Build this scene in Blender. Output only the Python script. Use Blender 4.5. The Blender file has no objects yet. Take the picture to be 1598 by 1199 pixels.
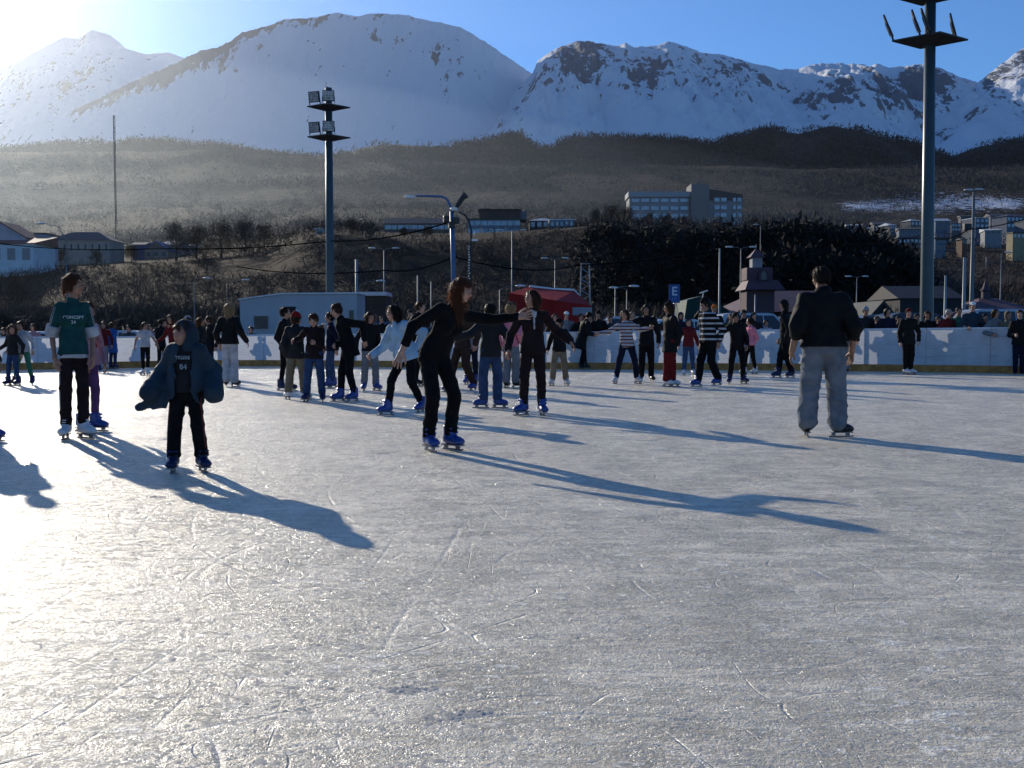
import bpy, math, random
import numpy as np
from mathutils import Vector, Matrix
R = math.radians
random.seed(7); rng = np.random.default_rng(11)
scene = bpy.context.scene
COL = scene.collection

# ---------------------------------------------------------------- camera
CAMH = 1.15; F = 1600.0; CX = 799.0; CY = 599.5; PITCH = math.atan((599.5-519)/F)
cd = bpy.data.cameras.new("camera"); cam = bpy.data.objects.new("camera", cd); COL.objects.link(cam)
cd.sensor_width = 36; cd.lens = 36*F/1598; cd.clip_start = 0.1; cd.clip_end = 30000
cam.location = (0, 0, CAMH); cam.rotation_euler = (R(90)-PITCH, 0, 0)
scene.camera = cam

# ---------------------------------------------------------------- sky and sun
SUN_AZ = R(32.5)      # to the left of the view axis (+Y)
SUN_EL = R(19.3)
world = bpy.data.worlds.new("World"); scene.world = world; world.use_nodes = True
nt = world.node_tree; nt.nodes.clear()
wo = nt.nodes.new("ShaderNodeOutputWorld"); bg = nt.nodes.new("ShaderNodeBackground"); sk = nt.nodes.new("ShaderNodeTexSky")
sk.sky_type = 'NISHITA'; sk.sun_disc = False; sk.sun_elevation = SUN_EL; sk.sun_rotation = -SUN_AZ
sk.air_density = 1.0; sk.dust_density = 0.08; sk.ozone_density = 9.0; sk.altitude = 0
bg.inputs[1].default_value = 0.145
nt.links.new(sk.outputs[0], bg.inputs[0]); nt.links.new(bg.outputs[0], wo.inputs[0])
sd = bpy.data.lights.new("sun", 'SUN'); sun = bpy.data.objects.new("sun", sd); COL.objects.link(sun)
sd.energy = 5.0; sd.angle = R(0.53); sd.color = (1.0, 0.90, 0.74)
sdir = Vector((-math.sin(SUN_AZ)*math.cos(SUN_EL), math.cos(SUN_AZ)*math.cos(SUN_EL), math.sin(SUN_EL)))
sun.rotation_euler = (-sdir).to_track_quat('-Z', 'Y').to_euler(); sun.location = sdir*50
scene.view_settings.view_transform = 'Standard'; scene.view_settings.look = 'None'
scene.view_settings.gamma = 1; scene.view_settings.exposure = 0.0
scene.render.engine = 'CYCLES'
cy = scene.cycles
cy.max_bounces = 6; cy.diffuse_bounces = 3; cy.glossy_bounces = 2; cy.transmission_bounces = 3; cy.volume_bounces = 0
cy.caustics_reflective = False; cy.caustics_refractive = False; cy.use_denoising = True; cy.denoising_prefilter = 'NONE'; cy.sample_clamp_indirect = 4

# ---------------------------------------------------------------- helpers
def at(px, py, Y):
    """world point at depth Y seen at photo pixel (px, py)"""
    u = (px-CX)/F; v = (CY-py)/F
    c, s = math.cos(PITCH), math.sin(PITCH)
    t = Y/(c+s*v)
    return Vector((u*t, Y, CAMH+(-s+c*v)*t))
def gnd(px, py, z=0.0):
    """world point on the horizontal plane z seen at photo pixel (px, py)"""
    u = (px-CX)/F; v = (CY-py)/F
    c, s = math.cos(PITCH), math.sin(PITCH)
    t = (z-CAMH)/(-s+c*v)
    return Vector((u*t, (c+s*v)*t, z))
def tag(o, label=None, cat=None, group=None, kind=None):
    if label: o["label"] = label
    if cat: o["category"] = cat
    if group: o["group"] = group
    if kind: o["kind"] = kind
    return o
def empty(name, loc, rz=0.0):
    o = bpy.data.objects.new(name, None); COL.objects.link(o); o.location = loc; o.rotation_euler = (0, 0, rz)
    o.empty_display_size = 0.2
    return o
def link(name, me, mats=(), parent=None, loc=None):
    o = bpy.data.objects.new(name, me); COL.objects.link(o)
    for m in (mats if isinstance(mats, (list, tuple)) else [mats]): me.materials.append(m)
    if parent: o.parent = parent
    if loc is not None: o.location = loc
    return o
def copy_tree(o, parent=None):
    c = o.copy(); COL.objects.link(c); c.parent = parent
    for ch in o.children: copy_tree(ch, c)
    return c
def mesh_np(name, V, Fq, smooth=True, mi=None):
    V = np.asarray(V, dtype=np.float32); Fq = np.asarray(Fq, dtype=np.int32)
    me = bpy.data.meshes.new(name); k = Fq.shape[1]
    me.vertices.add(len(V)); me.vertices.foreach_set("co", V.ravel())
    me.loops.add(Fq.size); me.loops.foreach_set("vertex_index", Fq.ravel())
    me.polygons.add(len(Fq)); me.polygons.foreach_set("loop_start", np.arange(0, Fq.size, k, dtype=np.int32))
    if mi is not None: me.polygons.foreach_set("material_index", np.asarray(mi, dtype=np.int32))
    me.polygons.foreach_set("use_smooth", np.full(len(Fq), smooth))
    me.update(calc_edges=True); me.validate()
    return me

class MB:
    """collects boxes, tubes and prisms into one mesh"""
    def __init__(s): s.v = []; s.f = []; s.m = []; s.sm = []; s.cur = 0
    def mat(s, i): s.cur = i; return s
    def add(s, vs, fs, smooth=False):
        n = len(s.v); s.v += [tuple(v) for v in vs]
        for f in fs: s.f.append([n+i for i in f]); s.m.append(s.cur); s.sm.append(smooth)
        return s
    def box(s, c, size, rz=0.0, rx=0.0, ry=0.0):
        M = Matrix.Translation(Vector(c)) @ Matrix.Rotation(rz, 4, 'Z') @ Matrix.Rotation(ry, 4, 'Y') @ Matrix.Rotation(rx, 4, 'X')
        x, y, z = size[0]/2, size[1]/2, size[2]/2
        vs = [M @ Vector(p) for p in ((-x,-y,-z),(x,-y,-z),(x,y,-z),(-x,y,-z),(-x,-y,z),(x,-y,z),(x,y,z),(-x,y,z))]
        return s.add(vs, [(3,2,1,0),(4,5,6,7),(0,1,5,4),(1,2,6,5),(2,3,7,6),(3,0,4,7)])
    def tube(s, pts, rad, n=8, cap=True):
        pts = [Vector(p) for p in pts]
        rad = rad if isinstance(rad, (list, tuple)) else [rad]*len(pts)
        vs = []; fs = []; up = Vector((0,0,1)); prev = None
        for i, p in enumerate(pts):
            d = (pts[min(i+1, len(pts)-1)]-pts[max(i-1, 0)])
            if d.length < 1e-9: d = Vector((0,0,1))
            d.normalize()
            a = (prev - d*prev.dot(d)) if prev else (Vector((1,0,0)) if abs(d.z) > .9 else d.cross(up))
            if a.length < 1e-6: a = d.orthogonal()
            a.normalize(); prev = a; b = d.cross(a)
            for k in range(n):
                t = 2*math.pi*k/n; vs.append(p+(a*math.cos(t)+b*math.sin(t))*rad[i])
        for i in range(len(pts)-1):
            for k in range(n): fs.append((i*n+k, i*n+(k+1)%n, (i+1)*n+(k+1)%n, (i+1)*n+k))
        s.add(vs, fs, True)
        if cap:
            s.add(vs[:n], [tuple(range(n))[::-1]]); s.add(vs[-n:], [tuple(range(n))])
        return s
    def lathe(s, prof, c=(0,0,0), n=16, smooth=True):
        c = Vector(c); vs = []; fs = []
        for r, z in prof:
            for k in range(n):
                t = 2*math.pi*k/n; vs.append(c+Vector((r*math.cos(t), r*math.sin(t), z)))
        for i in range(len(prof)-1):
            for k in range(n): fs.append((i*n+k, i*n+(k+1)%n, (i+1)*n+(k+1)%n, (i+1)*n+k))
        return s.add(vs, fs, smooth)
    def prism(s, poly, axis, lo, hi, M=None, smooth=False):
        """poly: 2D outline; axis 'x','y','z' = extrusion direction"""
        def P(a, b, t): return {'x': (t,a,b), 'y': (a,t,b), 'z': (a,b,t)}[axis]
        n = len(poly); vs = [Vector(P(a,b,lo)) for a, b in poly]+[Vector(P(a,b,hi)) for a, b in poly]
        if M: vs = [M @ v for v in vs]
        fs = [tuple(range(n))[::-1], tuple(range(n, 2*n))]
        s.add(vs, fs)
        return s.add(vs, [(i, (i+1)%n, n+(i+1)%n, n+i) for i in range(n)], smooth)
    def build(s, name, mats, parent=None, loc=None, rz=0.0, bevel=0.0):
        me = bpy.data.meshes.new(name); me.from_pydata(s.v, [], s.f)
        me.polygons.foreach_set("material_index", s.m); me.polygons.foreach_set("use_smooth", s.sm); me.update()
        import bmesh
        bm = bmesh.new(); bm.from_mesh(me)
        bmesh.ops.remove_doubles(bm, verts=bm.verts, dist=1e-5)
        bmesh.ops.recalc_face_normals(bm, faces=bm.faces); bm.to_mesh(me); bm.free()
        o = link(name, me, mats, parent, loc)
        if rz: o.rotation_euler = (0, 0, rz)
        if bevel:
            b = o.modifiers.new("bevel", 'BEVEL'); b.width = bevel; b.segments = 2; b.limit_method = 'ANGLE'
        return o

# value noise
_T = rng.random((256, 256)).astype(np.float64)
def vnoise(x, y):
    xi = np.floor(x).astype(int); yi = np.floor(y).astype(int); fx = x-xi; fy = y-yi
    fx = fx*fx*(3-2*fx); fy = fy*fy*(3-2*fy)
    a = _T[xi & 255, yi & 255]; b = _T[(xi+1) & 255, yi & 255]; c = _T[xi & 255, (yi+1) & 255]; d = _T[(xi+1) & 255, (yi+1) & 255]
    return (a*(1-fx)+b*fx)*(1-fy)+(c*(1-fx)+d*fx)*fy
def fbm(x, y, o=5, gain=.5):
    s = 0; a = 1; t = 0
    for i in range(o): s = s+a*(vnoise(x*2**i+17.3*i, y*2**i+9.1*i)*2-1); t += a; a *= gain
    return s/t
def ridged(x, y, o=5, gain=.5):
    s = 0; a = 1; t = 0
    for i in range(o): s = s+a*(1-np.abs(vnoise(x*2**i+3.3*i, y*2**i+5.7*i)*2-1)*2); t += a; a *= gain
    return s/t

# ---------------------------------------------------------------- materials
_M = {}
def mat(name, col, rough=.7, var=.0, nscale=20., bump=0., bscale=60., metal=0., spec=.3, sheen=0., trans=0., coord='Object', col2=None, detail=5, bdist=.01):
    if name in _M: return _M[name]
    m = bpy.data.materials.new(name); m.use_nodes = True; t = m.node_tree; b = t.nodes["Principled BSDF"]
    b.inputs["Roughness"].default_value = rough; b.inputs["Metallic"].default_value = metal
    b.inputs["Specular IOR Level"].default_value = spec
    if sheen: b.inputs["Sheen Weight"].default_value = sheen; b.inputs["Sheen Roughness"].default_value = .4
    c3 = tuple(col)+(1,)
    b.inputs["Base Color"].default_value = c3
    tc = t.nodes.new("ShaderNodeTexCoord")
    if var or col2:
        n = t.nodes.new("ShaderNodeTexNoise"); n.inputs["Scale"].default_value = nscale; n.inputs["Detail"].default_value = detail
        t.links.new(tc.outputs[coord], n.inputs["Vector"])
        r = t.nodes.new("ShaderNodeValToRGB"); r.color_ramp.elements[0].position = .36; r.color_ramp.elements[1].position = .64
        lo = col2 if col2 else tuple(max(0, c*(1-var)) for c in col); hi = col if col2 else tuple(min(1, c*(1+var)) for c in col)
        r.color_ramp.elements[0].color = tuple(lo)+(1,); r.color_ramp.elements[1].color = tuple(hi)+(1,)
        t.links.new(n.outputs["Fac"], r.inputs[0]); t.links.new(r.outputs[0], b.inputs["Base Color"])
    if bump:
        n2 = t.nodes.new("ShaderNodeTexNoise"); n2.inputs["Scale"].default_value = bscale; n2.inputs["Detail"].default_value = 4
        bp = t.nodes.new("ShaderNodeBump"); bp.inputs["Strength"].default_value = bump; bp.inputs["Distance"].default_value = bdist
        t.links.new(tc.outputs[coord], n2.inputs["Vector"]); t.links.new(n2.outputs["Fac"], bp.inputs["Height"]); t.links.new(bp.outputs[0], b.inputs["Normal"])
    if trans:
        tr = t.nodes.new("ShaderNodeBsdfTranslucent"); tr.inputs[0].default_value = c3
        mx = t.nodes.new("ShaderNodeMixShader"); mx.inputs[0].default_value = trans
        t.links.new(b.outputs[0], mx.inputs[1]); t.links.new(tr.outputs[0], mx.inputs[2])
        t.links.new(mx.outputs[0], t.nodes["Material Output"].inputs[0])
    _M[name] = m
    return m
def N(t, kind, **kw):
    n = t.nodes.new(kind)
    for k, v in kw.items():
        if k in n.inputs: n.inputs[k].default_value = v
        else: setattr(n, k, v)
    return n
def math_(t, op, a, b=None, c=None, clamp=False):
    n = t.nodes.new("ShaderNodeMath"); n.operation = op; n.use_clamp = clamp
    for i, x in enumerate((a, b, c)):
        if x is None: continue
        if isinstance(x, (int, float)): n.inputs[i].default_value = x
        else: t.links.new(x, n.inputs[i])
    return n.outputs[0]
def ramp(t, src, stops):
    r = t.nodes.new("ShaderNodeValToRGB"); e = r.color_ramp.elements
    while len(e) < len(stops): e.new(.5)
    for i, (p, c) in enumerate(stops):
        e[i].position = p; e[i].color = (c, c, c, 1) if isinstance(c, (int, float)) else tuple(c)+(1,)
    t.links.new(src, r.inputs[0]); return r.outputs[0]
def mixc(t, fac, a, b):
    n = t.nodes.new("ShaderNodeMix"); n.data_type = 'RGBA'
    if isinstance(fac, (int, float)): n.inputs[0].default_value = fac
    else: t.links.new(fac, n.inputs[0])
    for i, x in ((6, a), (7, b)):
        if isinstance(x, tuple): n.inputs[i].default_value = tuple(x)+(1,)
        else: t.links.new(x, n.inputs[i])
    return n.outputs[2]
def newmat(name):
    m = bpy.data.materials.new(name); m.use_nodes = True
    return m, m.node_tree, m.node_tree.nodes["Principled BSDF"]

# ice: scraped, with shavings, fine glitter and long curved blade marks
def make_ice():
    m, t, b = newmat("ice"); L = t.links.new
    geo = N(t, "ShaderNodeNewGeometry"); pos = geo.outputs["Position"]
    def noise(scale, detail=4, vec=pos, rough=.5, dist=0.):
        n = N(t, "ShaderNodeTexNoise", Scale=scale, Detail=detail, Roughness=rough, Distortion=dist); L(vec, n.inputs["Vector"]); return n.outputs["Fac"]
    big = noise(.35, 3); patch = noise(1.7, 6, rough=.65, dist=.4); fine = noise(42, 3, rough=.7); grit = noise(130, 2)
    mp = N(t, "ShaderNodeMapping"); mp.inputs["Rotation"].default_value = (0, 0, R(14)); mp.inputs["Scale"].default_value = (1, 3.4, 1); L(pos, mp.inputs[0])
    streak = noise(2.6, 8, mp.outputs[0], .68, .25)
    # blade marks: thin iso-lines of smooth noises, kept only in places
    marks = None
    for k, (sc, w, ox) in enumerate(((.55, .0016, 0), (.8, .0014, 11), (.37, .0011, 27), (1.15, .0018, 41))):
        mp2 = N(t, "ShaderNodeMapping"); mp2.inputs["Location"].default_value = (ox, ox*.7, 0); L(pos, mp2.inputs[0])
        n = noise(sc, 0, mp2.outputs[0]); g = noise(2.0+k*.4, 2, mp2.outputs[0])
        for lv in (.38, .46, .53, .61):
            d = math_(t, 'ABSOLUTE', math_(t, 'SUBTRACT', n, lv+.007*k))
            ln = math_(t, 'MULTIPLY', math_(t, 'SUBTRACT', 1, math_(t, 'DIVIDE', d, w*1.2), clamp=True), math_(t, 'MULTIPLY', math_(t, 'SUBTRACT', g, .52), 6, clamp=True))
            marks = ln if marks is None else math_(t, 'MAXIMUM', marks, ln)
    fine_m = None
    for k, (sc, n_, w, rot) in enumerate(((.16, 34, .055, .3), (.22, 26, .05, 1.5), (.12, 46, .05, 2.4), (.3, 22, .045, .9))):
        mp4 = N(t, "ShaderNodeMapping"); mp4.inputs["Location"].default_value = (k*13.1, k*7.7, 0); mp4.inputs["Rotation"].default_value = (0, 0, rot); mp4.inputs["Scale"].default_value = (1, .55, 1); L(pos, mp4.inputs[0])
        fr = math_(t, 'ABSOLUTE', math_(t, 'SUBTRACT', math_(t, 'FRACT', math_(t, 'MULTIPLY', noise(sc, 1, mp4.outputs[0]), n_)), .5))
        ln = math_(t, 'MULTIPLY', math_(t, 'SUBTRACT', 1, math_(t, 'DIVIDE', fr, w), clamp=True), math_(t, 'MULTIPLY', math_(t, 'SUBTRACT', noise(1.3+k*.5, 3, mp4.outputs[0]), .50), 8, clamp=True))
        fine_m = ln if fine_m is None else math_(t, 'MAXIMUM', fine_m, ln)
    marks = math_(t, 'MAXIMUM', marks, math_(t, 'MULTIPLY', fine_m, .45))
    snow = ramp(t, math_(t, 'ADD', math_(t, 'MULTIPLY', patch, .5), math_(t, 'MULTIPLY', streak, .5)), [(.45, 0.), (.57, 1.)])
    c = mixc(t, snow, (.60, .535, .405), (.90, .81, .635))
    c = mixc(t, ramp(t, big, [(.35, 0.), (.7, 1.)]), c, mixc(t, .5, c, (.56, .50, .385)))
    c = mixc(t, math_(t, 'MULTIPLY', marks, .55), c, (.75, .73, .68))
    mp3 = N(t, "ShaderNodeMapping"); mp3.inputs["Scale"].default_value = (1, 1.9, 1); L(pos, mp3.inputs[0])
    clump = ramp(t, math_(t, 'ADD', math_(t, 'MULTIPLY', noise(7.5, 7, mp3.outputs[0], .72), .75), math_(t, 'MULTIPLY', noise(1.1, 2), .25)), [(.535, 0.), (.575, 1.)])
    c = mixc(t, math_(t, 'MULTIPLY', clump, .9), c, (.90, .85, .72))
    c = mixc(t, ramp(t, noise(55., 3, rough=.75), [(.56, 0.), (.64, .8)]), c, (.86, .84, .78))
    L(c, b.inputs["Base Color"])
    rg = math_(t, 'ADD', math_(t, 'MULTIPLY', snow, .18), math_(t, 'ADD', .30, math_(t, 'MULTIPLY', big, .12)))
    L(rg, b.inputs["Roughness"]); b.inputs["IOR"].default_value = 1.31; b.inputs["Specular IOR Level"].default_value = .5
    h = math_(t, 'ADD', math_(t, 'MULTIPLY', streak, 1.0), math_(t, 'MULTIPLY', fine, .55))
    h = math_(t, 'ADD', h, math_(t, 'ADD', math_(t, 'MULTIPLY', clump, .5), math_(t, 'MULTIPLY', grit, .28))); h = math_(t, 'SUBTRACT', h, math_(t, 'MULTIPLY', marks, .5))
    bp = N(t, "ShaderNodeBump", Strength=.8, Distance=.022); L(h, bp.inputs["Height"]); L(bp.outputs[0], b.inputs["Normal"])
    # a second, sharper coat on tiny facets gives the sparkle of melt film on the grains
    nrm = geo.outputs["Normal"]; acc = None
    for sc, st in ((48., .50), (120., .62)):
        v = N(t, "ShaderNodeTexVoronoi", Scale=sc); L(pos, v.inputs["Vector"])
        sub = N(t, "ShaderNodeVectorMath", operation='SUBTRACT'); L(v.outputs["Color"], sub.inputs[0]); sub.inputs[1].default_value = (.5, .5, .5)
        scl = N(t, "ShaderNodeVectorMath", operation='SCALE'); L(sub.outputs[0], scl.inputs[0]); scl.inputs["Scale"].default_value = st*1.5
        if acc is None: acc = scl.outputs[0]
        else: ad = N(t, "ShaderNodeVectorMath", operation='ADD'); L(acc, ad.inputs[0]); L(scl.outputs[0], ad.inputs[1]); acc = ad.outputs[0]
    ad = N(t, "ShaderNodeVectorMath", operation='ADD'); L(acc, ad.inputs[0]); L(bp.outputs[0], ad.inputs[1])
    no = N(t, "ShaderNodeVectorMath", operation='NORMALIZE'); L(ad.outputs[0], no.inputs[0]); L(no.outputs[0], b.inputs["Coat Normal"])
    b.inputs["Coat IOR"].default_value = 1.5; b.inputs["Coat Roughness"].default_value = .17
    L(math_(t, 'ADD', .22, math_(t, 'MULTIPLY', ramp(t, noise(9., 5, rough=.7), [(.42, 0.), (.6, 1.)]), .6)), b.inputs["Coat Weight"])
    return m

def make_mountain_mat(rock_amt=.5, name="snow_and_rock", bias=0.):
    m, t, b = newmat(name); L = t.links.new
    geo = N(t, "ShaderNodeNewGeometry"); pos = geo.outputs["Position"]; nrm = geo.outputs["Normal"]
    sx = N(t, "ShaderNodeSeparateXYZ"); L(nrm, sx.inputs[0])
    mp = N(t, "ShaderNodeMapping"); mp.inputs["Scale"].default_value = (1.2, .42, .42); L(pos, mp.inputs[0])
    n1 = N(t, "ShaderNodeTexNoise", Scale=.006, Detail=9, Roughness=.66, Distortion=.5); L(mp.outputs[0], n1.inputs["Vector"])
    n2 = N(t, "ShaderNodeTexNoise", Scale=.0013, Detail=3, Roughness=.5); L(pos, n2.inputs["Vector"])
    n3 = N(t, "ShaderNodeTexNoise", Scale=.03, Detail=8, Roughness=.7); L(mp.outputs[0], n3.inputs["Vector"])
    at_ = N(t, "ShaderNodeAttribute", attribute_name="rock"); 
    steep = math_(t, 'SUBTRACT', .86, sx.outputs[2])
    v = math_(t, 'ADD', math_(t, 'MULTIPLY', steep, 1.1), math_(t, 'MULTIPLY', math_(t, 'SUBTRACT', n1.outputs["Fac"], .5), 2.6))
    v = math_(t, 'ADD', v, math_(t, 'MULTIPLY', math_(t, 'SUBTRACT', n2.outputs["Fac"], .5), 1.3))
    v = math_(t, 'ADD', v, math_(t, 'MULTIPLY', math_(t, 'SUBTRACT', n3.outputs["Fac"], .5), 3.6))
    v = math_(t, 'ADD', v, math_(t, 'MULTIPLY', at_.outputs["Fac"], 1.15))
    rock = ramp(t, math_(t, 'ADD', v, bias), [(.40, 0.), (.50, .9)])
    L(mixc(t, rock, (.72, .735, .76), (.062, .072, .092)), b.inputs["Base Color"]); b.inputs["Roughness"].default_value = .85
    b.inputs["Specular IOR Level"].default_value = .15
    bp = N(t, "ShaderNodeBump", Strength=.9, Distance=22.); L(n1.outputs["Fac"], bp.inputs["Height"])
    bp2 = N(t, "ShaderNodeBump", Strength=.7, Distance=4.); L(n3.outputs["Fac"], bp2.inputs["Height"]); L(bp.outputs[0], bp2.inputs["Normal"]); L(bp2.outputs[0], b.inputs["Normal"])
    return m

def make_ground_mat():
    m, t, b = newmat("heath_and_wood"); L = t.links.new
    geo = N(t, "ShaderNodeNewGeometry"); pos = geo.outputs["Position"]
    a = N(t, "ShaderNodeAttribute", attribute_name="snow")
    def noise(s, d=5, r=.6): n = N(t, "ShaderNodeTexNoise", Scale=s, Detail=d, Roughness=r); L(pos, n.inputs["Vector"]); return n.outputs["Fac"]
    n1 = noise(.006, 8); n2 = noise(.05, 7); n3 = noise(.35, 4)
    c = mixc(t, ramp(t, n1, [(.38, 0.), (.62, 1.)]), (.034, .026, .022), (.062, .045, .032))
    c = mixc(t, ramp(t, n2, [(.4, 0.), (.65, 1.)]), c, (.022, .019, .016))
    c = mixc(t, math_(t, 'MULTIPLY', ramp(t, n3, [(.5, 0.), (.7, 1.)]), .4), c, (.075, .058, .044))
    s = ramp(t, math_(t, 'ADD', a.outputs["Fac"], math_(t, 'MULTIPLY', math_(t, 'SUBTRACT', noise(.09, 7, .7), .5), 1.6)), [(.55, 0.), (.68, 1.)])
    L(mixc(t, s, c, (.62, .64, .68)), b.inputs["Base Color"]); b.inputs["Roughness"].default_value = .95; b.inputs["Specular IOR Level"].default_value = .05
    bp = N(t, "ShaderNodeBump", Strength=1., Distance=3.); L(n2, bp.inputs["Height"]); L(bp.outputs[0], b.inputs["Normal"])
    return m

# ---------------------------------------------------------------- terrain
def sheet(name, us, Ys, fz, material, attrs=None, kind='structure'):
    U, YY = np.meshgrid(us, Ys, indexing='ij')
    Z = fz(U, YY); X = U*YY
    nu, ny = len(us), len(Ys)
    V = np.stack([X, YY, Z], -1).reshape(-1, 3)
    i = np.arange(nu-1)[:, None]*ny+np.arange(ny-1)[None]
    Fq = np.stack([i, i+ny, i+ny+1, i+1], -1).reshape(-1, 4)
    me = mesh_np(name, V, Fq)
    for k, fn in (attrs or {}).items():
        at_ = me.attributes.new(k, 'FLOAT', 'POINT'); at_.data.foreach_set("value", np.asarray(fn(U, YY, Z), dtype=np.float32).ravel())
    o = link(name, me, material); o["kind"] = kind
    return o
def prof(pts):
    xs = np.array([p[0] for p in pts], float); ys = np.array([p[1] for p in pts], float)
    return lambda u: np.interp(u*F+CX, xs, ys)
def z_of(py, Y): return CAMH+(519-py)/F*Y

# --- the near land: car park, bluff, plateau with the town, wooded hill up to the tree line
BLUFF = prof([(-500,452),(0,436),(60,431),(100,424),(250,416),(330,410),(420,398),(470,376),(520,364),(600,372),(720,374),(830,366),(930,352),(1000,352),(1080,356),(1200,364),(1300,378),(1360,402),(1420,436),(1460,452),(1598,456),(2200,456)])
TOWN = prof([(-500,392),(0,392),(200,384),(400,362),(520,354),(600,360),(700,360),(860,358),(940,364),(1070,368),(1165,368),(1200,358),(1300,366),(1420,372),(1598,378),(2200,380)])
MID = prof([(-500,330),(0,330),(500,318),(900,322),(1200,330),(1400,335),(1598,338),(2200,338)])
HILL = prof([(-500,236),(0,242),(120,238),(250,238),(400,244),(560,251),(700,256),(900,259),(1200,264),(1598,266),(2200,262)])
WOOD = prof([(-500,240),(0,240),(100,230),(250,226),(350,232),(420,246),(500,254),(530,250),(560,236),(600,228),(700,234),(740,232),(780,222),(805,216),(830,234),(855,238),(880,225),(905,216),(960,221),(1050,225),(1120,228),(1145,218),(1200,209),(1240,214),(1290,202),(1330,208),(1380,222),(1430,231),(1480,246),(1520,232),(1560,225),(1598,221),(2200,215)])
def near_z(U, Y):
    st = [28., 33., 45., 95., 150., 176., 205., 560., 1000., 1800., 2050., 2600.]
    one = np.ones_like(U)
    zs = [-.05*one, .0*one-.2*(U < -.2), np.clip(.12+.022*U*45, -.35, .6), 1.6*one, 3.6*one, z_of(BLUFF(U), 176)*.52+1.6, z_of(BLUFF(U), 205), z_of(TOWN(U), 560), z_of(MID(U), 1000), z_of(HILL(U), 1800), z_of(HILL(U), 1800)-8, z_of(WOOD(U), 2600)]
    Z = zs[0].copy()
    for i in range(len(st)-1):
        t = np.clip((Y-st[i])/(st[i+1]-st[i]), 0, 1)
        if i in (4, 5): t2 = t
        else: t2 = t
        Z = np.where(Y >= st[i], zs[i]*(1-t2)+zs[i+1]*t2, Z)
    Z = np.where(Y > 2600, zs[-1]-(Y-2600)*.25, Z)
    amp = np.clip((Y-110)/100, 0, 1)*.7+np.clip((Y-400)/1200, 0, 1)*7
    X = U*Y
    return Z+amp*fbm(X/(40+Y*.05), Y/(40+Y*.05), 4)
def snow_attr(U, Y, Z):
    px = U*F+CX; py = 519-(Z-CAMH)/Y*F
    g = lambda cx, cyy, sx, sy, a: a*np.exp(-((px-cx)/sx)**2-((py-cyy)/sy)**2)
    s = g(1450, 318, 120, 28, .66)+g(1330, 325, 60, 12, .45)+g(1570, 320, 60, 14, .5)+g(440, 335, 95, 14, .45)+g(330, 400, 60, 6, .2)
    s = np.where(Y < 500, 0, s)
    return s
GM = make_ground_mat()
us = np.linspace(-.72, .72, 620); Ys = np.concatenate([np.linspace(28, 60, 6), np.linspace(70, 220, 50), np.geomspace(225, 2000, 120), np.linspace(2020, 3000, 40)])
sheet("hillside", us, Ys, near_z, GM, {"snow": snow_attr})
tag(link("ground", mesh_np("ground", [(-9000,-9000,-.3),(9000,-9000,-.3),(9000,9000,-.3),(-9000,9000,-.3)], [(0,1,2,3)], False), mat("packed_earth", (.09,.08,.07), .95, .3, .2, coord='Object')), kind='structure')

# --- mountains
def mountain(name, pts, Yr, Yb, pyb, amp, mt, rockfn, seed, us_rng, spur=1.0, nu=520, back=1400):
    P = prof(pts)
    def fz(U, Y):
        jag = 2.2*fbm(U*170+seed, U*0+seed*1.3, 5, .62)+(rockfn(U, Y, 1)*3.2*np.abs(fbm(U*420+seed, U*0+3.1, 3)))
        top = z_of(P(U)-jag, Yr); base = z_of(pyb, Yb)
        t = np.clip((Y-Yb)/(Yr-Yb), 0, 1)
        Z = base+(top-base)*(t**1.12)
        Z = np.where(Y < Yb, base-(Yb-Y)*.35, Z)
        X = U*Y
        e = np.sin(np.pi*np.clip(t, 0, 1))**.7*(Y <= Yr)
        gul = ridged(X/330+seed, Y/1500+seed+.4*fbm(X/600., Y/600., 2), 5, .52)
        det = fbm(X/120+seed, Y/160, 5, .6)
        Z = Z+e*amp*(spur*(gul-.1)+.38*det)
        Z = np.where(Y > Yr, top-(Y-Yr)*.55+30*det*np.clip((Y-Yr)/200, 0, 1), Z)
        return Z
    Ys = np.concatenate([np.linspace(Yb-300, Yb, 6)[:-1], np.linspace(Yb, Yr, 130), np.linspace(Yr, Yr+back, 14)[1:]])
    us = np.linspace(us_rng[0], us_rng[1], nu)
    o = sheet(name, us, Ys, fz, mt, {"rock": lambda U, Y, Z: rockfn(U, Y, np.clip((Y-Yb)/(Yr-Yb), 0, 1))})
    return o
def tr(U, Y, t): return (t, U*F+CX)
MM = make_mountain_mat(bias=.04)
def rockA(U, Y, t):      # smooth snowy dome: rocks on the left shoulder and upper right flank
    px = U*F+CX
    shoulder = np.exp(-((px-250)/150)**2)*np.clip((t-.80)*5, 0, 1)*.9
    crest = np.clip((t-.93)*12, 0, 1)*np.exp(-((px-400)/200)**2)*.55
    flank = np.exp(-((px-700)/75)**2)*np.exp(-((t-.75)/.16)**2)*.42
    return shoulder*1.5+crest*1.4+flank*1.5-.40
def rockB(U, Y, t):
    px = U*F+CX
    v = np.exp(-((px-900)/55)**2)*np.exp(-((t-.8)/.25)**2)*.75+np.exp(-((px-1020)/38)**2)*np.exp(-((t-.62)/.26)**2)*.8+np.exp(-((px-1140)/60)**2)*np.exp(-((t-.7)/.25)**2)*.5
    v = v+np.exp(-((px-1300)/70)**2)*np.exp(-((t-.6)/.2)**2)*.5+np.exp(-((px-1430)/60)**2)*np.exp(-((t-.7)/.25)**2)*.8+np.clip((t-.9)*8, 0, 1)*.2
    return v*1.25-.26-.3*np.clip((.4-t)*4, 0, 1)
def rockC(U, Y, t):
    px = U*F+CX
    return .18*np.exp(-((t-.6)/.35)**2)-.20
def rockD(U, Y, t):
    px = U*F+CX
    return np.clip((t-.35)*3, 0, 1)*.55-.2
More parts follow.
